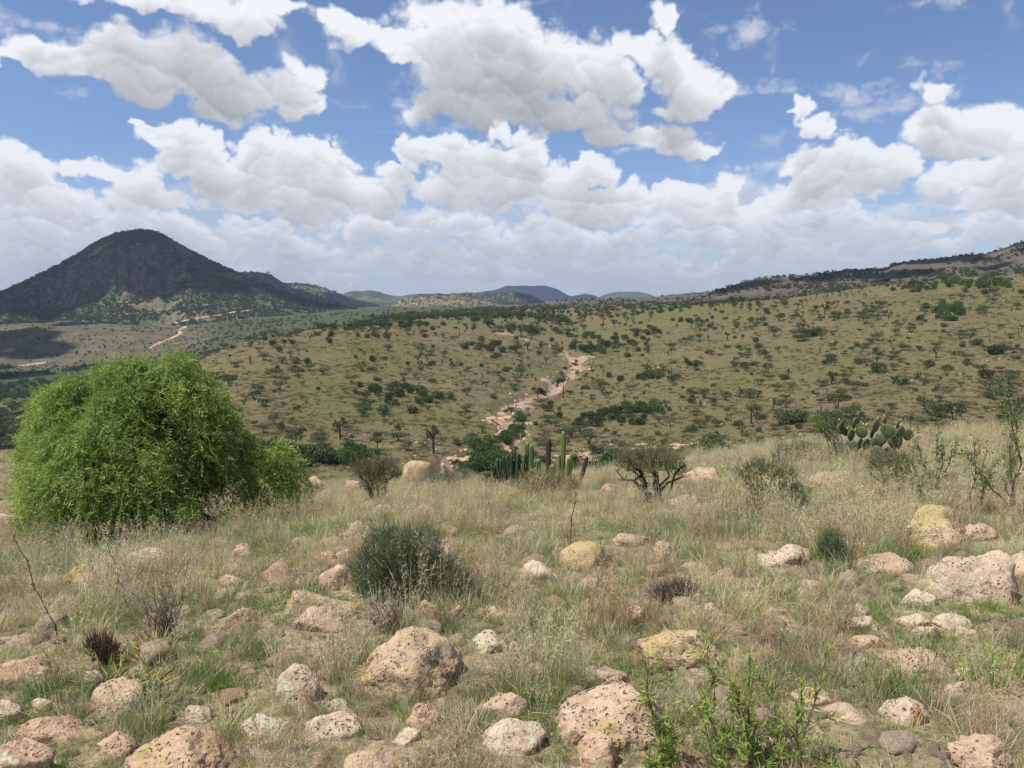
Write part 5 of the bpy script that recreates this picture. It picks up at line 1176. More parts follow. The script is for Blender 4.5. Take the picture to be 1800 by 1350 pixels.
# --- the pepper tree: short leaning trunk, forking limbs, weeping sprays of narrow leaves
def pepper_tree(P0):
    rng.seed(900)
    t = link('pepper_tree', None, loc=P0, label='big bright green weeping pepper tree standing on the left of the near slope', category='tree')
    # lobes measured in metres from the foot of the trunk (photograph: about 97 px to the metre)
    k = 1 / ppm_at(P0)
    def lob(c, r, rx, ry, y=0.0, dpt=None): return ((c - 268) * k, y, (952 - r) * k, rx * k, (dpt or (rx + ry) / 2) * k, ry * k)
    LB = [lob(225, 790, 125, 120), lob(145, 800, 56, 80, -.1), lob(275, 700, 90, 58), lob(345, 705, 44, 60), lob(170, 715, 72, 56), lob(225, 665, 46, 34), lob(320, 652, 40, 30), lob(112, 722, 34, 28, .1), lob(92, 742, 22, 24, 0), lob(150, 690, 30, 26, 0), lob(380, 740, 26, 50), lob(265, 650, 30, 22), lob(190, 680, 30, 30, .2),
          lob(132, 870, 34, 48, 0), lob(180, 885, 62, 38, -.2), lob(300, 870, 80, 50, -.5), lob(395, 800, 30, 50), lob(455, 840, 44, 46, .1), lob(478, 800, 26, 26, .2), lob(430, 905, 52, 24, -.3), lob(108, 815, 26, 60), lob(230, 800, 90, 100, .9), lob(230, 810, 100, 84, -.6), lob(98, 768, 22, 24, 0), lob(425, 785, 22, 26)]
    bark = Acc(); limbs = []
    bark.add(tube(curve_pts((0, 0, -.3), (.05, 0, .75), 5, 0, .04), np.linspace(.21, .16, 5), 9), .4)
    trunk = link('trunk', bark.mesh('trunk', [M_PEPBARK], True), t)
    starts = []
    for L in LB:
        e = np.array(L[:3]) * [.85, .85, .9] + rng.normal(size=3) * .06; n = 6
        P = curve_pts((.05, 0, rng.uniform(.25, .75)), e, n, .05, .05)
        A = Acc().add(tube(P, np.linspace(.075, .025, n), 6), .4)
        for _ in range(7):
            s = P[rng.randint(2, n)]; dd = norm(rng.normal(size=3) + [0, 0, .5]) * np.array(L[3:]) * .6
            A.add(tube(curve_pts(s, s + dd, 4, .1, .06), np.linspace(.022, .007, 4), 4), .5)
        link('limb', A.mesh('limb', [M_PEPBARK], True), t)
    L = np.array(LB); A = Acc()
    # weeping twigs: each carries many pinnate leaves
    nt_ = 3400; k_ = rng.choice(len(L), nt_, p=(lambda v: v / v.sum())(L[:, 3] * L[:, 5]))
    dirs = norm(rng.normal(size=(nt_, 3)) + [0, -.25, .15]); rr = rng.uniform(.50, 1.0, nt_) ** .6
    S = L[k_, :3] + dirs * L[k_, 3:] * rr[:, None]; S = S[S[:, 2] > .10]
    gp = np.array([noise.fractal(Vector(s_) * 1.9 + Vector((3, 7, 1)), .8, 2.0, 3) for s_ in S]); S = S[gp > -.30 + .25 * rng.rand(len(S))]; nt_ = len(S)
    ctr = np.array([-.35, 0, 1.5]); od = norm(S - ctr); tone = np.clip(.5 + 1.1 * np.array([noise.fractal(Vector(s_) * 2.6, .8, 2.0, 2) for s_ in S]) + .35 * (rng.rand(nt_) - .5), 0, 1)
    ln = rng.uniform(.28, .62, nt_)
    m_ = 9
    for j in range(m_):
        tt_ = (j + .5) / m_
        dropk = np.stack([od[:, 0] * .5, od[:, 1] * .5, .38 + .0 * od[:, 2]], -1)
        Pj = S + dropk * (ln * tt_)[:, None] + np.array([0, 0, -1.55]) * (ln * tt_ ** 2)[:, None] + rng.normal(size=(nt_, 3)) * .012
        # leaf axis: outwards and drooping
        ax = norm(rng.normal(size=(nt_, 3)) * .8 + od * .45 + [0, 0, -.75]); LL = rng.uniform(.11, .21, nt_)
        sd = norm(np.cross(ax, rng.normal(size=(nt_, 3))))
        nl = 8
        for q_ in range(nl):
            f = (q_ + .3) / nl; sgn = 1 if q_ % 2 else -1
            b = Pj + ax * (LL * f)[:, None] + np.array([0, 0, -.25]) * (LL * f * f)[:, None]
            A.add(blades(b, ax * .75 + sd * sgn * .75, LL * (.42 - .2 * f), np.full(nt_, .0150), seg=1), np.repeat(np.clip(.15 + .55 * tone + .3 * rng.rand(nt_), 0, 1), 3))
    keepz = None
    cr = A.mesh('crown', [M_PEP]); link('crown', cr, t)
    # the bare twigs that show through
    B = Acc()
    for i in rng.choice(nt_, 260, replace=False):
        d_ = np.array([od[i, 0] * .5, od[i, 1] * .5, .38]); ts = np.linspace(0, 1, 4)[:, None]
        B.add(tube(S[i] + d_ * ln[i] * ts + np.array([0, 0, -1.55]) * ln[i] * ts ** 2, np.linspace(.007, .003, 4), 3, False), .6)
    link('twig', B.mesh('twigs', [M_PEPBARK]), t, kind='stuff')
    return t
PT = at(268, 952)
pepper_tree(PT)
print('pepper', PT, round(time.time() - T0, 1))
# --- shrubs with fine leaves
def shrub(name, label, c, rbase, lobes_px, nleaf, size, aspect, mat, bark, nst=9, rad=.018, cat='shrub', lean=None, seed=0, shell=.25, twigs=60, d0=1.5, up=.3):
    """lobes in photograph pixels: (col, row, rx, ry)"""
    P0 = at(c, rbase, d0)
    if P0 is None: print('no ground for', label); return
    rng.seed(seed or 7); k = 1 / ppm_at(P0)
    t = link(name, None, loc=P0, label=label, category=cat)
    LB = [((a - c) * k, rng.uniform(-.4, .4) * rx * k, (rbase - b) * k, rx * k, rx * k * .8, ry * k) for a, b, rx, ry in lobes_px]
    A = Acc(); ends = []
    for i in range(nst):
        L = LB[i % len(LB)]; e = np.array(L[:3]) + rng.normal(size=3) * np.array(L[3:]) * .45
        e[2] = max(e[2], .05); P = curve_pts((rng.normal() * rad * 2, rng.normal() * rad * 2, -.05), e, 6, .10, .05)
        A.add(tube(P, np.linspace(rad, rad * .35, 6), 5), rng.rand()); ends.append(P)
    for i in range(twigs):
        P = ends[rng.randint(len(ends))]; s = P[rng.randint(2, 6)]; L = LB[rng.randint(len(LB))]
        e = s + norm(rng.normal(size=3) + [0, 0, .35]) * L[3] * rng.uniform(.3, .8)
        A.add(tube(curve_pts(s, e, 3, .05, .05), np.linspace(rad * .3, rad * .12, 3), 3, False), rng.rand())
    link('branches', A.mesh('branches', [bark]), t, kind='stuff')
    if nleaf:
        Pn = blob_pts(nleaf, LB, shell)
        # leaves gather in clumps along twigs
        cl = Pn[rng.randint(0, nleaf, max(nleaf // 30, 4))]; j = rng.randint(0, len(cl), nleaf); w = (rng.rand(nleaf) < .7)[:, None]
        Pn = np.where(w, cl[j] + rng.normal(size=(nleaf, 3)) * LB[0][3] * .11, Pn)
        Pn[:, 2] = np.abs(Pn[:, 2] - .02) + .02
        shd = np.clip(rng.rand(nleaf) * .6 + .4 * rng.rand(len(cl))[j], 0, 1); hb = nleaf // 2
        A = Acc().add(leaves(Pn[:hb], np.full(hb, size * .72), aspect * 1.3, up=np.array([0, 0, up])), np.repeat(shd[:hb], 4))
        dd = norm(Pn[hb:] - np.array([0, 0, -.1]) + rng.normal(size=(nleaf - hb, 3)) * LB[0][3] * .6 + [0, 0, LB[0][3] * .5])
        A.add(blades(Pn[hb:], dd, size * rng.uniform(1.0, 3.2, nleaf - hb), np.full(nleaf - hb, size * .16)), np.repeat(shd[hb:], 3))
        link('foliage', A.mesh('foliage', [mat]), t, kind='stuff')
    PLANTS.append((t, P0)); return t
M_SHD = leaf_mat('fine_dark_leaf', C(98, 112, 76), C(138, 146, 106), .35, 0)
M_SHG = leaf_mat('fine_grey_leaf', C(120, 118, 88), C(152, 148, 116), .35, 0)
M_SHO = leaf_mat('olive_leaf', C(128, 128, 88), C(162, 158, 116), .4, 0)
M_SHL = leaf_mat('fresh_shrub_leaf', C(96, 122, 58), C(140, 156, 92), .3, 0)
M_TW = leaf_mat('pale_twig', C(112, 96, 80), C(146, 130, 112), 0, 0, rough=.9)
M_TWD = leaf_mat('dark_twig', C(66, 54, 44), C(96, 80, 66), 0, 0, rough=.9)
shrub('dark_shrub', 'biggest dense dark green shrub of the near slope, left of the round pink dome', 715, 1052,
      [(690,960,48,36),(740,970,40,40),(660,1000,44,34),(715,1010,70,36),(770,1010,44,30),(650,1035,34,22),(720,1035,60,18),(800,1030,30,20)], 12500, .030, 2.6, M_SHD, M_TW, 22, .010, seed=701, twigs=220, shell=.35)
shrub('acacia_shrub', 'small spreading acacia with bare forking branches, on the crest right of the cactus group', 1152, 888,
      [(1110,806,28,14),(1140,800,34,14),(1175,806,30,12),(1100,822,22,12),(1150,818,30,12),(1190,822,18,12),(1130,815,30,10)], 3600, .045, 2.4, M_SHO, M_TWD, 14, .020, seed=702, twigs=110)
shrub('acacia_shrub', 'grey-green bush with a thin dark stem on the crest, left of the yellow upright boulder', 664, 886,
      [(664,826,32,16),(640,822,22,14),(690,832,20,14),(660,848,26,16),(676,816,18,10)], 4600, .05, 2.2, M_SHG, M_TWD, 9, .03, seed=703, twigs=80)
shrub('low_bush', 'low grey-green bush spreading right from the yellow upright boulder', 790, 862,
      [(770,838,30,12),(800,842,32,12),(740,848,24,10),(830,848,20,10)], 4200, .05, 2.2, M_SHG, M_TWD, 9, .02, seed=704)
shrub('low_bush', 'olive bush in front of the feet of the tall cacti', 960, 880,
      [(930,850,30,16),(965,848,38,18),(1000,850,26,14),(945,862,36,10)], 2600, .05, 2.2, M_SHO, M_TWD, 9, .025, seed=705)
shrub('small_bush', 'small dark bush against the yellowish broken rock right of the pepper tree', 550, 886,
      [(550,860,20,14),(545,872,16,10)], 1700, .045, 2.6, M_SHD, M_TWD, 7, .012, seed=706)
shrub('acacia_shrub', 'thin leaning acacia shrub whose dark branch slants down right, right of the spreading acacia', 1352, 902,
      [(1310,835,26,14),(1335,822,32,14),(1370,832,26,16),(1330,860,24,12),(1380,860,18,14)], 2600, .04, 2.4, M_SHO, M_TW, 12, .014, seed=707, twigs=120)
shrub('green_shrub', 'fresh green low shrub right of the thin leaning acacia shrub', 1392, 902,
      [(1385,878,30,16),(1405,868,20,14),(1370,890,20,10)], 3600, .035, 2.6, M_SHD, M_TW, 8, .010, seed=708)
shrub('acacia_shrub', 'feathery acacia shrub in front of the prickly pear', 1570, 868,
      [(1550,806,30,14),(1580,812,26,16),(1540,820,20,10),(1590,836,20,14),(1565,838,16,16)], 2900, .035, 2.4, M_SHO, M_TW, 10, .013, seed=709, twigs=90)
shrub('tall_shrub', 'thin leggy shrub with pale leaf tips left of the prickly pear', 1482, 812,
      [(1440,745,22,18),(1462,765,18,20),(1475,790,22,14),(1455,725,10,14),(1420,790,26,16)], 1900, .045, 2.4, M_SHL, M_TWD, 12, .012, seed=710, twigs=70)
shrub('green_shrub', 'yellow-green bush on the crest left of the prickly pear', 1405, 822,
      [(1395,798,36,14),(1430,800,28,14),(1370,806,18,10)], 3300, .05, 2.4, M_SHO, M_TW, 9, .015, seed=711)
shrub('dark_herb', 'dark green bushy herb in the grass left of the flat domed tan rock', 1462, 990,
      [(1460,960,24,26),(1470,975,28,14)], 2600, .03, 3.0, M_SHD, M_TW, 9, .006, seed=712)
shrub('dead_cushion', 'dead dark grey cushion of tangled twigs on the middle of the slope', 1190, 1062,
      [(1190,1046,38,14),(1165,1052,22,8)], 1500, .028, 4.0, leaf_mat('dead_leaf', C(84, 70, 60), C(120, 104, 92), 0, 0), M_TWD, 26, .005, 'dead plant', seed=713, twigs=260)
shrub('dead_cushion', 'dead dark cushion of twigs left of the yellow-tipped agave', 178, 1168,
      [(178,1140,26,18),(195,1150,20,12)], 900, .028, 4.0, bpy.data.materials['dead_leaf'], M_TWD, 22, .005, 'dead plant', seed=714, twigs=240)
shrub('dead_cushion', 'pale dead twiggy clump beside the green shrub under the long orange rock', 1330, 905,
      [(1330,886,18,14)], 900, .03, 4.0, bpy.data.materials['dead_leaf'], M_TW, 20, .006, 'dead plant', seed=715, twigs=150)
shrub('dry_bush', 'wispy leafless grey bush standing above the yellow-tipped agave', 290, 1128,
      [(280,1040,50,50),(310,1070,40,44),(250,1080,36,36)], 0, .03, 3, M_SHG, M_TW, 46, .004, seed=716, twigs=320)
shrub('dry_bush', 'tuft of tall dry grey stems under the big dark green shrub', 690, 1112,
      [(670,1060,34,30),(700,1062,30,34),(655,1080,26,20)], 0, .03, 3, M_SHG, M_TW, 60, .0035, seed=717, twigs=120)
# --- leggy shrubs on the right
def stems_plant(name, label, c, rbase, stems, mat, bark, rad, tuft_n, tuft_size, leaf, aspect, cat='shrub', seed=0, side=3, every=.16, d0=1.5, leafmin=.35, upn=.8):
    """stems: (col of tip, row of tip). each stem is a part; its leaves are another"""
    P0 = at(c, rbase, d0)
    if P0 is None: print('no ground', label); return
    rng.seed(seed); k = 1 / ppm_at(P0); t = link(name, None, loc=P0, label=label, category=cat)
    LA = Acc()
    for (a, b) in stems:
        e = np.array([(a - c) * k, rng.uniform(-.25, .25), (rbase - b) * k]); b0 = np.array([rng.normal() * .03, rng.normal() * .03, -.05])
        P = curve_pts(b0, e, 8, .0, .022); A = Acc().add(tube(P, np.linspace(rad, rad * .35, 8), 5), rng.rand())
        l = np.linalg.norm(e); cents = [(P[-1], norm(P[-1] - P[-2]))]
        for s in range(side):
            f = rng.uniform(.4, .95); i = int(f * 7); p = P[i]; dd = norm(norm(P[-1] - P[0]) + rng.normal(size=3) * .6); ee = p + dd * l * rng.uniform(.10, .28)
            A.add(tube(curve_pts(p, ee, 4, .04, .03), np.linspace(rad * .4, rad * .2, 4), 4), rng.rand()); cents.append((ee, dd))
            cents.append(((p + ee) / 2, dd))
        nn = int(1 / every)
        for s in range(nn):
            f = leafmin + (1 - leafmin) * s / nn; i = min(int(f * 7), 6); g = f * 7 - i; cents.append((P[i] * (1 - g) + P[i + 1] * g, norm(P[i + 1] - P[i])))
        link('stem', A.mesh('stem', [bark], True), t)
        for cc_, dd in cents:
            n = tuft_n; ld = norm(rng.normal(size=(n, 3)) + dd * upn)
            if aspect > 0:
                LA.add(lance(cc_ + rng.normal(size=(n, 3)) * tuft_size * .3, ld, leaf * rng.uniform(.6, 1.1, n), leaf / aspect), np.repeat(rng.rand(n), 5))
    link('foliage', LA.mesh('foliage', [mat]), t, kind='stuff')
    PLANTS.append((t, P0)); return t
def lance(b, d, ln, w):
    """narrow pointed leaf with a fold: five points, four triangles"""
    n = len(b); s = norm(np.cross(d, rng.normal(size=(n, 3)))); u = np.cross(s, d); l = ln[:, None]
    V = np.stack([b, b + d * l * .4 + s * w * .5 + u * w * .15, b + d * l * .45 - u * w * .12, b + d * l * .4 - s * w * .5 + u * w * .15, b + d * l], 1).reshape(-1, 3)
    i = np.arange(n)[:, None] * 5
    return V, [np.concatenate([np.concatenate([i + p for p in tr], 1) for tr in ((0, 1, 2), (0, 2, 3), (1, 4, 2), (2, 4, 3))])]
stems_plant('tall_shrub', 'tallest leggy shrub on the right, two dark stems with sparse pale leaves', 1782, 905, [(1742,680),(1735,720),(1768,700),(1790,740),(1715,800)], M_SHL, M_TW, .009, 9, .05, .035, 2.6, seed=721, side=7, d0=6)
stems_plant('tall_shrub', 'leggy shrub with two straight dark stems behind the biggest boulder', 1712, 905, [(1706,770),(1720,800),(1690,760)], M_SHL, M_TW, .008, 8, .05, .032, 2.6, seed=722, side=5, d0=6)
stems_plant('tall_shrub', 'thin twiggy shrub between the prickly pear and the leggy shrubs', 1648, 860, [(1630,745),(1660,775),(1645,790),(1610,770)], M_SHL, M_TW, .009, 8, .05, .04, 2.6, seed=723, side=5, d0=6)
stems_plant('tall_shrub', 'wispy shrub just left of the biggest boulder, twigs reaching up', 1640, 884, [(1618,820),(1600,800),(1652,830)], M_SHL, M_TWD, .008, 6, .05, .035, 2.6, seed=724, side=4, d0=6)
M_LEAFY = leaf_mat('bright_lance_leaf', C(118, 140, 66), C(172, 184, 100), .4, 0, rough=.45, spec=.35, tip=C(176, 178, 84))
for i, (lab, c, rb, st) in enumerate([
    ('tall leafy green stem leaning left, in front of the yellow-crusted mound', 1180, 1345, [(1126,1150),(1150,1235),(1168,1290)]),
    ('leafy bright green herb at the bottom, lowest and leftmost of its patch', 1150, 1400, [(1160,1300),(1135,1320),(1180,1310),(1195,1330)]),
    ('leafy bright green herb with three upright stems in the middle of its patch', 1270, 1380, [(1262,1180),(1275,1240),(1225,1205),(1240,1260)]),
    ('leafy bright green herb with dark stems, right part of its patch', 1330, 1375, [(1335,1195),(1310,1260),(1352,1240),(1300,1230)]),
    ('leafy green herb bending right, at the right end of its patch', 1395, 1400, [(1468,1180),(1425,1230),(1440,1300),(1385,1260)]),
    ('short leafy green herb at the bottom edge below the right end of the patch', 1340, 1440, [(1330,1330),(1360,1320),(1400,1335),(1300,1325)])]):
    P_ = at(c, min(rb, 1375)); 
    stems_plant('leafy_herb', lab, c, min(rb, 1375), st, M_LEAFY, M_TWD, .0036, 6, .02, .042, 4.8, 'herb', 730 + i, side=4, every=.11, leafmin=.25, upn=1.1)
# --- single dry stalks
def stalk(label, c0, r0, c1, r1, rad=.004, knobs=14, seed=1, mat=None):
    P0 = at(c0, r0); k = 1 / ppm_at(P0); rng.seed(seed)
    P = curve_pts((0, 0, -.05), ((c1 - c0) * k, .05, (r0 - r1) * k), 10, 0, .012); A = Acc().add(tube(P, np.linspace(rad, rad * .4, 10), 5), .4)
    o = link('dry_stalk', None, loc=P0, label=label, category='dry stalk'); link('stem', A.mesh('stem', [mat or M_TWD]), o)
    B = Acc()
    for _ in range(knobs):
        f = rng.uniform(.3, 1) * 9; i = min(int(f), 8); p = P[i] + (P[i + 1] - P[i]) * (f - i); dd = norm(rng.normal(size=3) + [0, 0, .6])
        B.add(tube(np.array([p, p + dd * rad * 4]), [rad * .9, rad * .5], 4), .8)
    link('thorn', B.mesh('thorns', [mat or M_TWD]), o, kind='stuff'); PLANTS.append((o, P0))
stalk('long dark thorny stalk leaning left over the grass at the left', 112, 1125, 28, 952, seed=1)
stalk('thin dark stalk rising from the dry grass left of the wispy grey bush', 196, 1080, 212, 985, .003, seed=2)
stalk('dark branching stalk slanting left above the wispy grey bush', 236, 1085, 190, 962, .003, seed=3)
stalk('thin brown stalk right of the wispy grey bush', 312, 1075, 326, 992, .003, 6, seed=4)
stalk('tall single dry stalk standing over the orange-crested rock', 998, 985, 1012, 868, .005, 8, seed=5)
stalk('thorny stalk leaning right from the orange-crested rock', 1040, 985, 1058, 948, .004, 10, seed=6)
# --- cacti on the crest
M_CACT = leaf_mat('cactus_skin', C(90, 108, 60), C(128, 140, 86), 0, 0, rough=.5, tip=C(150, 158, 96))
M_CACTD = leaf_mat('cactus_dead', C(70, 58, 50), C(96, 82, 70), 0, 0, rough=.9)
M_CANDLE = leaf_mat('candle_cactus_skin', C(60, 80, 52), C(88, 106, 72), 0, 0, rough=.5, tip=C(196, 188, 150))
M_SPINE = leaf_mat('spines', C(150, 140, 116), C(190, 180, 154), 0, 0)
def column(P, rad, ribs=8, sides=24, dent=.16, tipround=True, seed=0, segs=None):
    """ribbed cactus stem along the points P"""
    P = np.asarray(P, float); n = len(P); t = np.linspace(0, 1, n)
    tt_ = np.concatenate([np.linspace(0, .93, 14), [.96, .985, 1.0]]); Q = np.stack([np.interp(tt_, t, P[:, i]) for i in range(3)], -1)
    rr = np.where(tt_ < .93, 1.0, np.sqrt(np.clip(1 - ((tt_ - .93) / .075) ** 2, .02, 1))) * rad * (1 + .05 * np.sin(tt_ * 21 + seed))
    T = norm(np.gradient(Q, axis=0)); a = norm(np.cross(T, [[.0, 1., .1]] * len(Q))); b = np.cross(T, a); th = np.arange(sides) / sides * 2 * math.pi
    prof = 1 - dent * (1 - np.abs(np.cos(th * ribs / 2)))
    V = (Q[:, None] + (a[:, None] * np.cos(th)[None, :, None] + b[:, None] * np.sin(th)[None, :, None]) * (rr[:, None] * prof[None])[:, :, None]).reshape(-1, 3)
    m_ = len(Q); i = np.arange(m_ - 1)[:, None] * sides; j = np.arange(sides)[None]; jn = (j + 1) % sides
    V = np.concatenate([V, Q[-1:]]); o = (m_ - 1) * sides
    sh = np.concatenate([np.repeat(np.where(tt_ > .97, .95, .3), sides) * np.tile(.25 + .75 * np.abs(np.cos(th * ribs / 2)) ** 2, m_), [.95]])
    return (V, [np.stack([i + j, i + jn, i + sides + jn, i + sides + j], -1).reshape(-1, 4), np.stack([o + j[0], o + jn[0], np.full(sides, m_ * sides)], -1)]), sh
def cactus(label, stems, cb, rb, mats=None, cat='cactus', name='column_cactus', seed=0, base=None, dent=.30, spines=True):
    """stems: (col at foot, row at foot, col at tip, row at tip, width px, bend)"""
    P0 = base or at(cb, rb, 6); k = 1 / ppm_at(P0); rng.seed(seed + 5)
    t = link(name, None, loc=P0, label=label, category=cat)
    for (c0, r0, c1, r1, w, bend) in stems:
        z0 = min((rb - r0) * k, .35); y0 = rng.uniform(-.12, .12)
        a = np.array([(c0 - cb) * k, y0, z0 - .1]); b = np.array([(c1 - cb) * k, y0 + rng.uniform(-.1, .1), (rb - r1) * k]); n = 6; s = np.linspace(0, 1, n)
        P = a + (b - a) * s[:, None]; P[:, 0] += bend * k * np.sin(s * math.pi)
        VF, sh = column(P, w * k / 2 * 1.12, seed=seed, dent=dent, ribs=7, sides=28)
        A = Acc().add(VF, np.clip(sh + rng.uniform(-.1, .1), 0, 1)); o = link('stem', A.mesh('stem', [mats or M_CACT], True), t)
        if spines:
            B = Acc(); m_ = 60; f = rng.rand(m_); q_ = a + (b - a) * f[:, None]; q_[:, 0] += bend * k * np.sin(f * math.pi); dd = norm(rng.normal(size=(m_, 3)) * [1, 1, .4]); B.add(blades(q_ + dd * w * k * .45, dd + [0, 0, .2], np.full(m_, w * k * .35), np.full(m_, w * k * .07)), .5)
            link('spines', B.mesh('spines', [M_SPINE]), o, kind='stuff')
    PLANTS.append((t, P0)); return t
cactus('pair of thick upright column cacti, leftmost of the tall group on the crest', [(925,862,927,778,8.5,0),(933,862,934,780,8,0)], 929, 862, seed=1)
cactus('dark dead cactus column in the middle of the tall group', [(962,862,964,769,8.5,0)], 962, 862, M_CACTD, 'dead cactus', seed=2, dent=.3)
cactus('tallest column cactus of the group, leaning right', [(983,862,991,761,8.5,3)], 983, 862, seed=3)
cactus('slim twin column cacti just right of the tallest one', [(990,862,998,802,5.5,2),(994,862,1005,797,5.5,2),(979,862,984,800,5,2)], 990, 862, seed=4)
cactus('short light green column cactus between the thick pair and the dead column', [(948,862,946,806,9,0)], 948, 862, seed=5)
cactus('short fat column cactus just right of the dead column', [(971,862,970,813,10,0)], 971, 862, seed=6)
cactus('dead grey cactus trunk leaning right beside the tall group', [(1009,864,1031,801,6.5,1)], 1009, 864, M_CACTD, 'dead cactus', seed=7, dent=.3)
cactus('low yellow-green cluster of stubby cacti at the foot of the thick pair', [(938,860,935,824,7,0),(943,860,942,820,7,0),(936,860,930,830,6,0)], 938, 862, seed=8)
rng.seed(77)
cand = []
for i in range(34):
    f = i / 33; tipc = 846 + 96 * f + rng.uniform(-5, 5); tipr = 836 - 38 * math.sin(f * 2.2) + rng.uniform(-10, 10); cand.append((900 + (tipc - 900) * .35, 864, tipc, tipr, 4.4, (tipc - 900) * .12))
cactus('dark candelabra cactus with many thin curved arms and pale tips, left of the tall group', cand, 900, 866, M_CANDLE, 'cactus', 'candelabra_cactus', seed=9, spines=False)
cactus('yellowish cluster of short cacti on the crest above the grey-green bush', [(655 + i * 5, 850, 650 + i * 6 + (i % 2) * 2, 804 + (i % 3) * 4, 4.4, 0) for i in range(6)], 665, 852, leaf_mat('yellow_cactus', C(140, 140, 70), C(172, 168, 90), 0, 0), seed=10, spines=False)
# --- prickly pear
def prickly_pear(label, c, rb, pads, seed, k=None, d0=6):
    P0 = at(c, rb, d0); k = 1 / ppm_at(P0); rng.seed(seed)
    t = link('prickly_pear', None, loc=P0, label=label, category='cactus')
    for (a, b, rx, ry, yaw, y) in pads:
        A = Acc(); ax = norm(np.array([math.sin(yaw) * .35, 0, 1.0])); f = np.array([math.sin(yaw * 3), -math.cos(yaw), .1])
        A.add(pad_mesh_vf(np.array([(a - c) * k, y, (rb - b - ry) * k]), ax, f, rx * k, ry * k, .018, 18), rng.rand() * .7); p = link('pad', A.mesh('pad', [M_NOPAL], True), t)
        if rng.rand() < .9 and b < 765:
            for q_ in range(rng.randint(1, 3)):
                th = rng.uniform(-.9, .9); ctr = np.array([(a - c) * k, y, (rb - b) * k]); e = ctr + np.array([math.sin(th) * rx * k, 0, math.cos(th) * ry * k]); 
                B = Acc().add(tube(np.array([e - [0, 0, .005], e + [math.sin(th) * .02, 0, .022], e + [math.sin(th) * .022, 0, .032]]), [.008, .013, .009], 6), .5)
                link('bud', B.mesh('bud', [M_BUD], True), p)
    PLANTS.append((t, P0)); return t
M_BUD = leaf_mat('yellow_bud', C(176, 170, 66), C(206, 196, 90), .1, 0)
pads = [(1530,740,14,14,.3,-.1),(1548,747,15,15,-.4,-.2),(1571,752,13,14,.9,-.1),(1502,738,10,12,.8,.1),(1512,752,12,13,-.5,-.05),(1493,758,11,13,.2,.0),(1535,762,12,14,1.1,-.15),(1558,768,12,14,.1,-.2),(1520,772,12,14,.5,-.2),(1573,772,10,13,-.3,.1),(1548,785,13,15,.7,-.3),(1498,776,11,13,-.8,-.1),(1530,792,12,14,.2,-.1),(1565,790,11,13,-.2,0),(1508,795,12,14,.6,0),(1545,808,13,14,.1,-.1),(1520,815,13,14,.4,0),(1485,745,9,11,.4,.2),(1560,738,10,11,.3,.2),(1582,742,8,10,.6,.15),(1488,790,10,12,.1,.1),(1575,806,11,13,.5,0)]
_rp = random.Random(8)
pads = [(a, b + 6, rx * .84, ry * .84, yw, y) for a, b, rx, ry, yw, y in pads] + [(_rp.uniform(1476, 1594), _rp.uniform(752, 812), _rp.uniform(8, 11), _rp.uniform(9, 12), _rp.uniform(-1, 1.2), _rp.uniform(-.3, .35)) for _ in range(26)]
prickly_pear('prickly pear cactus with big round pads edged with yellow buds, on the crest', 1532, 818, pads, 781)
# --- the agave-like clump with yellow tips
P0 = at(245, 1182); k = 1 / ppm_at(P0); rng.seed(790)
t = link('agave_clump', None, loc=P0, label='spiky green clump with yellow leaf tips in the dry grass, lower left', category='succulent')
M_AGV = leaf_mat('agave_leaf', C(96, 108, 62), C(122, 130, 80), .2, 0, tip=C(214, 200, 110)); A = Acc()
for i in range(9):
    n = 22; c_ = np.array([(rng.uniform(205, 290) - 245) * k, rng.uniform(-.25, .2), 0]); d_ = norm(rng.normal(size=(n, 3)) * [1, 1, .3] + [0, 0, 1.0]); ln = rng.uniform(.09, .17, n)
    A.add(blades(np.tile(c_, (n, 1)), d_, ln, np.full(n, .013), seg=1), np.repeat(rng.rand(n) * .8, 3))
    A.add(blades(c_ + d_ * ln[:, None] * .72, d_, ln * .34, np.full(n, .008), seg=1), .97)
link('leaves', A.mesh('leaves', [M_AGV]), t, kind='stuff'); PLANTS.append((t, P0))
# --- the dirt road that climbs round the mountain's foot
from mathutils.bvhtree import BVHTree
dg = None
def bvh_of(me): return BVHTree.FromPolygons([v.co[:] for v in me.vertices], [p.vertices[:] for p in me.polygons])
_mt = bpy.data.objects['mountain'].data; BV = [bvh_of(_mt)]
def far_hit(c, r):
    u = float(u_of(c, r)); s = float(slope_of_row(r)); d = Vector((u, 1, s)).normalized(); best = hit(c, r, 400, 1400)
    for b in BV:
        h_ = b.ray_cast(Vector((0, 0, EYE)), d)
        if h_[0] is not None and (best is None or h_[0].y < best.y): best = h_[0]
    return best
def road(name, P, w):
    q_ = []
    for (a, b) in zip(P[:-1], P[1:]):
        for i in range(6):
            f = i / 6; p = far_hit(a[0] + (b[0] - a[0]) * f, a[1] + (b[1] - a[1]) * f)
            if p is not None and (not q_ or (p - q_[-1]).length < 260): q_.append(p)
    if len(q_) < 3: return
    V = []; n = len(q_)
    for i, p in enumerate(q_):
        t_ = (q_[min(i + 1, n - 1)] - q_[max(i - 1, 0)]); t_.z = 0; t_.normalize(); s = Vector((t_.y, -t_.x, 0)); ww = w * (1 + .35 * noise.noise(p * .03))
        for e in (-1, -.4, .4, 1): V.append(tuple(p + s * ww * e + Vector((0, 0, .9 if abs(e) < 1 else -.8))))
    link(name, mesh_np(name, V, grid_faces(n, 4), [M_ROAD], True), kind='structure')
m, nt = mat_new('pale_dirt'); q = N(nt); gp_ = q.n('ShaderNodeNewGeometry').outputs['Position']
q.out(q.mix(q.ramp(q.noise(gp_, .06, 5, .7), .4, .62), C(206, 182, 152), C(168, 138, 110)), 1, q.noise(gp_, .4, 3), .4, .5); M_ROAD = m
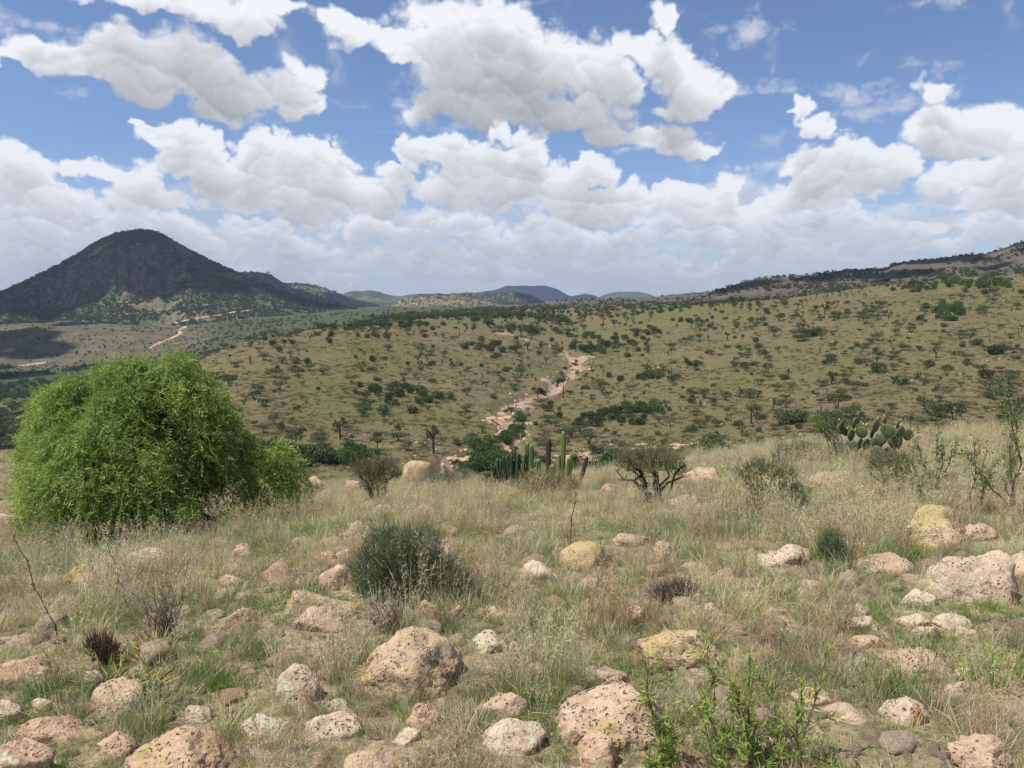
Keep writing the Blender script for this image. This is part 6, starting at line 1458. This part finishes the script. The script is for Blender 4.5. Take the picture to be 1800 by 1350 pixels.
road('dirt_road', [(262,614),(280,603),(300,596),(316,588),(318,579),(328,574)], 2.6)
road('dirt_road', [(300,569),(330,563),(360,557),(385,554),(410,549),(440,545),(458,541)], 2.4)
road('dirt_road', [(30,645),(62,640),(92,636)], 1.4)
# --- sandstone ledges in the valley
def ledge(label, c, r, n, w, seed):
    rs = random.Random(seed)
    p = hit(c, r, 70, 300); t = link('rock_outcrop', None, loc=p, label=label, category='rock outcrop')
    for i in range(n):
        cc_ = c + rs.uniform(-1, 1) * w; rr_ = r + rs.uniform(-.12, .12) * w; q_ = hit(cc_, rr_, 70, 300)
        if q_ is None: continue
        o = link('slab', LEDGE[rs.randrange(3)], t, loc=q_ - p); s = rs.uniform(.3, .95); o.scale = (s * 1.6, s, s * .5); o.rotation_euler.z = rs.uniform(-.5, .5); o.color = (1.0, .90, .84, 1)
        o['yellow'] = 0.0; o['pale'] = 0.0; o['orange'] = .2
LEDGE = [rock_mesh('slab', 3200 + i, 3, 'slab', 2, 1.6, .9) for i in range(3)]
ledge('pinkish rock outcrop on the valley side beyond the orange rock, right of centre', 1365, 790, 12, 36, 1)
ledge('pale rocky patch in the valley above the tall cacti', 1000, 806, 14, 44, 2)
ledge('pink bare rock bank left of the cactus group, at the valley bottom', 805, 806, 12, 26, 3)
ledge('pinkish ledges where the dry creek bends, upper part', 1020, 648, 10, 18, 4)
ledge('pale ledges along the lower bend of the dry creek', 880, 735, 12, 16, 5)
ledge('scattered pale rocks below the spreading acacia in the valley', 1160, 785, 12, 40, 6)
print('near plants', round(time.time() - T0, 1))

# ------------------------------------------------------------------ the air
HAZE = 9e-5
hm = bpy.data.materials.new('air'); hm.use_nodes = True; ht_ = hm.node_tree; ht_.nodes.clear()
pv = ht_.nodes.new('ShaderNodeVolumePrincipled'); pv.inputs['Color'].default_value = (.60, .76, 1.0, 1); pv.inputs['Density'].default_value = HAZE; pv.inputs['Anisotropy'].default_value = .2
ho = ht_.nodes.new('ShaderNodeOutputMaterial'); ht_.links.new(pv.outputs[0], ho.inputs['Volume'])
hx, hy0, hy1, hz0, hz1 = 13500, -40, 10500, -140, 330
Vh = [(x, y, z) for z in (hz0, hz1) for y in (hy0, hy1) for x in (-hx, hx)]
HB = link('haze', mesh_np('haze', Vh, np.array([[0,1,3,2],[4,6,7,5],[0,4,5,1],[2,3,7,6],[0,2,6,4],[1,5,7,3]])[:, ::-1], [hm]), kind='stuff', label='thin blue air over the valley and hills', category='haze')

# ------------------------------------------------------------------ labels of the many: look first, then the nearest landmark
def to_px(p):
    d = p[1] * math.cos(TH) - (p[2] - EYE) * math.sin(TH); v = (p[2] - EYE) * math.cos(TH) + p[1] * math.sin(TH)
    return 900 + F * p[0] / d, 675 - F * v / d
ORD = ['', 'second', 'third', 'fourth', 'fifth', 'sixth', 'seventh', 'eighth', 'ninth', 'tenth', 'eleventh', 'twelfth', 'thirteenth', 'fourteenth', 'fifteenth', 'sixteenth']
def label_all(L, marks, up, down, near):
    """L: (object, look, noun, position)"""
    B = {}
    for o, look, noun, p in L:
        c, r = to_px(p); best = min(marks, key=lambda m_: math.hypot(c - m_[0], (r - m_[1]) * 1.6)); dx = c - best[0]; dy = (r - best[1]) * 1.6; a = math.degrees(math.atan2(-dy, dx)) % 360
        rel = ['right of', up + ' right of', up, up + ' left of', 'left of', down + ' left of', down, down + ' right of'][int(((a + 22.5) % 360) // 45)]
        B.setdefault((look, noun, rel, best[2]), []).append((math.hypot(dx, dy), o))
    for (look, noun, rel, mk), v in B.items():
        v.sort(key=lambda t: t[0])
        for i, (d, o) in enumerate(v):
            art = '' if len(v) == 1 else ('nearest ' if i == 0 else ORD[min(i, 15)] + ' nearest ')
            t_ = ' '.join(('%s%s %s %s %s' % (art, look, noun, rel, mk)).split())
            o['label'] = t_ if len(t_.split()) <= 16 else t_.replace(' and left of', ' left of').replace(' and right of', ' right of').replace('nearest ', '')
MK_NEAR = [(700,1185,'the peaked rock'),(715,1010,'the biggest dark shrub'),(780,975,'the round pink dome'),(1075,1275,'the large rounded pink rock'),(1195,1145,'the yellow-crusted mound'),(1030,985,'the orange-crested rock'),(1650,925,'the yellow-lichened boulder'),(1710,1015,'the pale hollowed boulder'),
 (1375,985,'the two-humped pale rock'),(1553,995,'the flat domed tan rock'),(1607,1165,'the brown-tan rock'),(1595,1255,'the orange-stained rock'),(1270,1300,'the leafy green herbs'),(245,1160,'the yellow-tipped clump'),(320,1335,'the large reddish rock'),(200,1235,'the squarish tan rock'),(465,1280,'the grey-green dome'),
 (147,1008,'the yellow-capped rock'),(268,940,'the pepper tree'),(1150,880,'the spreading acacia'),(960,860,'the tall cacti'),(1532,815,'the prickly pear'),(1190,1046,'the dead dark cushion'),(1045,1330,'the rough reddish block'),(45,1345,'the rough corner rock'),(560,1060,'the long yellowish rock'),(1720,1335,'the rough pink rock'),(880,1240,'the pitted pink rock'),(1440,850,'the long orange rock'),(1630,1112,'the whitest sharp-edged rock')]
szn = lambda w: 'tiny' if w < .09 else 'small' if w < .17 else 'fist-sized' if w < .27 else 'larger'
label_all([(o, szn(w) + ' ' + tn, 'stone', p) for o, p, w, tn, c, r in stones], MK_NEAR, 'behind and', 'in front and', 60)
for o, *_ in stones:
    o['label'] = o['label'].replace('behind and the', 'behind the').replace('in front and the', 'in front of the').replace('in front and', 'in front and'); o['category'] = 'stone'; o['group'] = 'loose stones between the grass tufts'
for o, *_ in ROCKINFO:
    if o.name.split('.')[0] in ('boulder', 'rock'): o['group'] = 'rocks sunk in the near slope'
MK_FAR = [(872,730,'the creek bend'),(1018,628,'the pink upper creek bank'),(800,812,'the bare creek mouth'),(1545,655,'the lone round bush'),(1160,580,'the long side gully'),(1090,730,'the creek thicket'),(560,580,'the left spur crest'),(870,608,'the hilltop thicket'),
 (735,695,'the left slope thicket'),(960,790,'the tall cacti'),(430,720,'the pepper tree'),(1532,755,'the prickly pear'),(1785,640,'the right edge'),(1720,500,'the right ridge thicket'),(1650,552,'the high bright clump'),(990,700,'the forked yucca by the creek'),
 (1190,650,'the second side gully'),(1150,790,'the spreading acacia'),(1300,540,'the middle of the skyline'),(1480,520,'the right skyline dip'),(1420,595,'the acacia row'),(600,805,'the foot of the left slope'),(1730,740,'the leggy shrubs'),(900,560,'the top of the valley'),(640,575,'the left crest bushes'),(1370,790,'the pink rock outcrop')]
LK = {'acacia_bush': (['flat-topped', 'compact', 'umbrella-shaped', 'tall open'], 'acacia bush', 'acacia bush', 'acacia bushes dotted over the far hillside'),
      'round_bush': (['round dark', 'low dark', 'upright dark', 'broad dark'], 'bush', 'bush', 'dark bushes on the far hillside'),
      'green_bush': (['bright green', 'broad bright green'], 'bush', 'bush', 'bright green bushes along the creek and gullies'),
      'grey_bush': (['grey-green', 'flat grey-green'], 'bush', 'bush', 'grey-green bushes on the far hillside'),
      'prickly_pear': (['dense', 'wide', 'narrow'], 'prickly pear', 'cactus', 'prickly pears on the far hillside')}
LL_ = []
for kind, t, p, s, hh, ww in FARTHINGS:
    sz = 'small' if s < .68 else 'mid-sized' if s < 1.02 else 'large'
    if kind == 'yucca_tree':
        n_ = t['_n']; del t['_n']; t['category'] = 'yucca'; t['group'] = 'tree yuccas standing on the far hillside'
        LL_.append((t, sz + ' ' + ('single-stemmed' if n_ == 1 else 'two-headed' if n_ == 2 else 'many-headed'), 'tree yucca', p))
    else:
        ws, noun, cat, grp = LK[kind]; j = MESHES[kind].index(t.data) if t.data in MESHES[kind] else 0
        t['category'] = cat; t['group'] = grp; LL_.append((t, sz + ' ' + ws[j], noun, p))
label_all(LL_, MK_FAR, 'above and', 'below and', 40)
for o, *_ in LL_: o['label'] = o['label'].replace('above and the', 'above the').replace('below and the', 'below the')
print('done', round(time.time() - T0, 1))
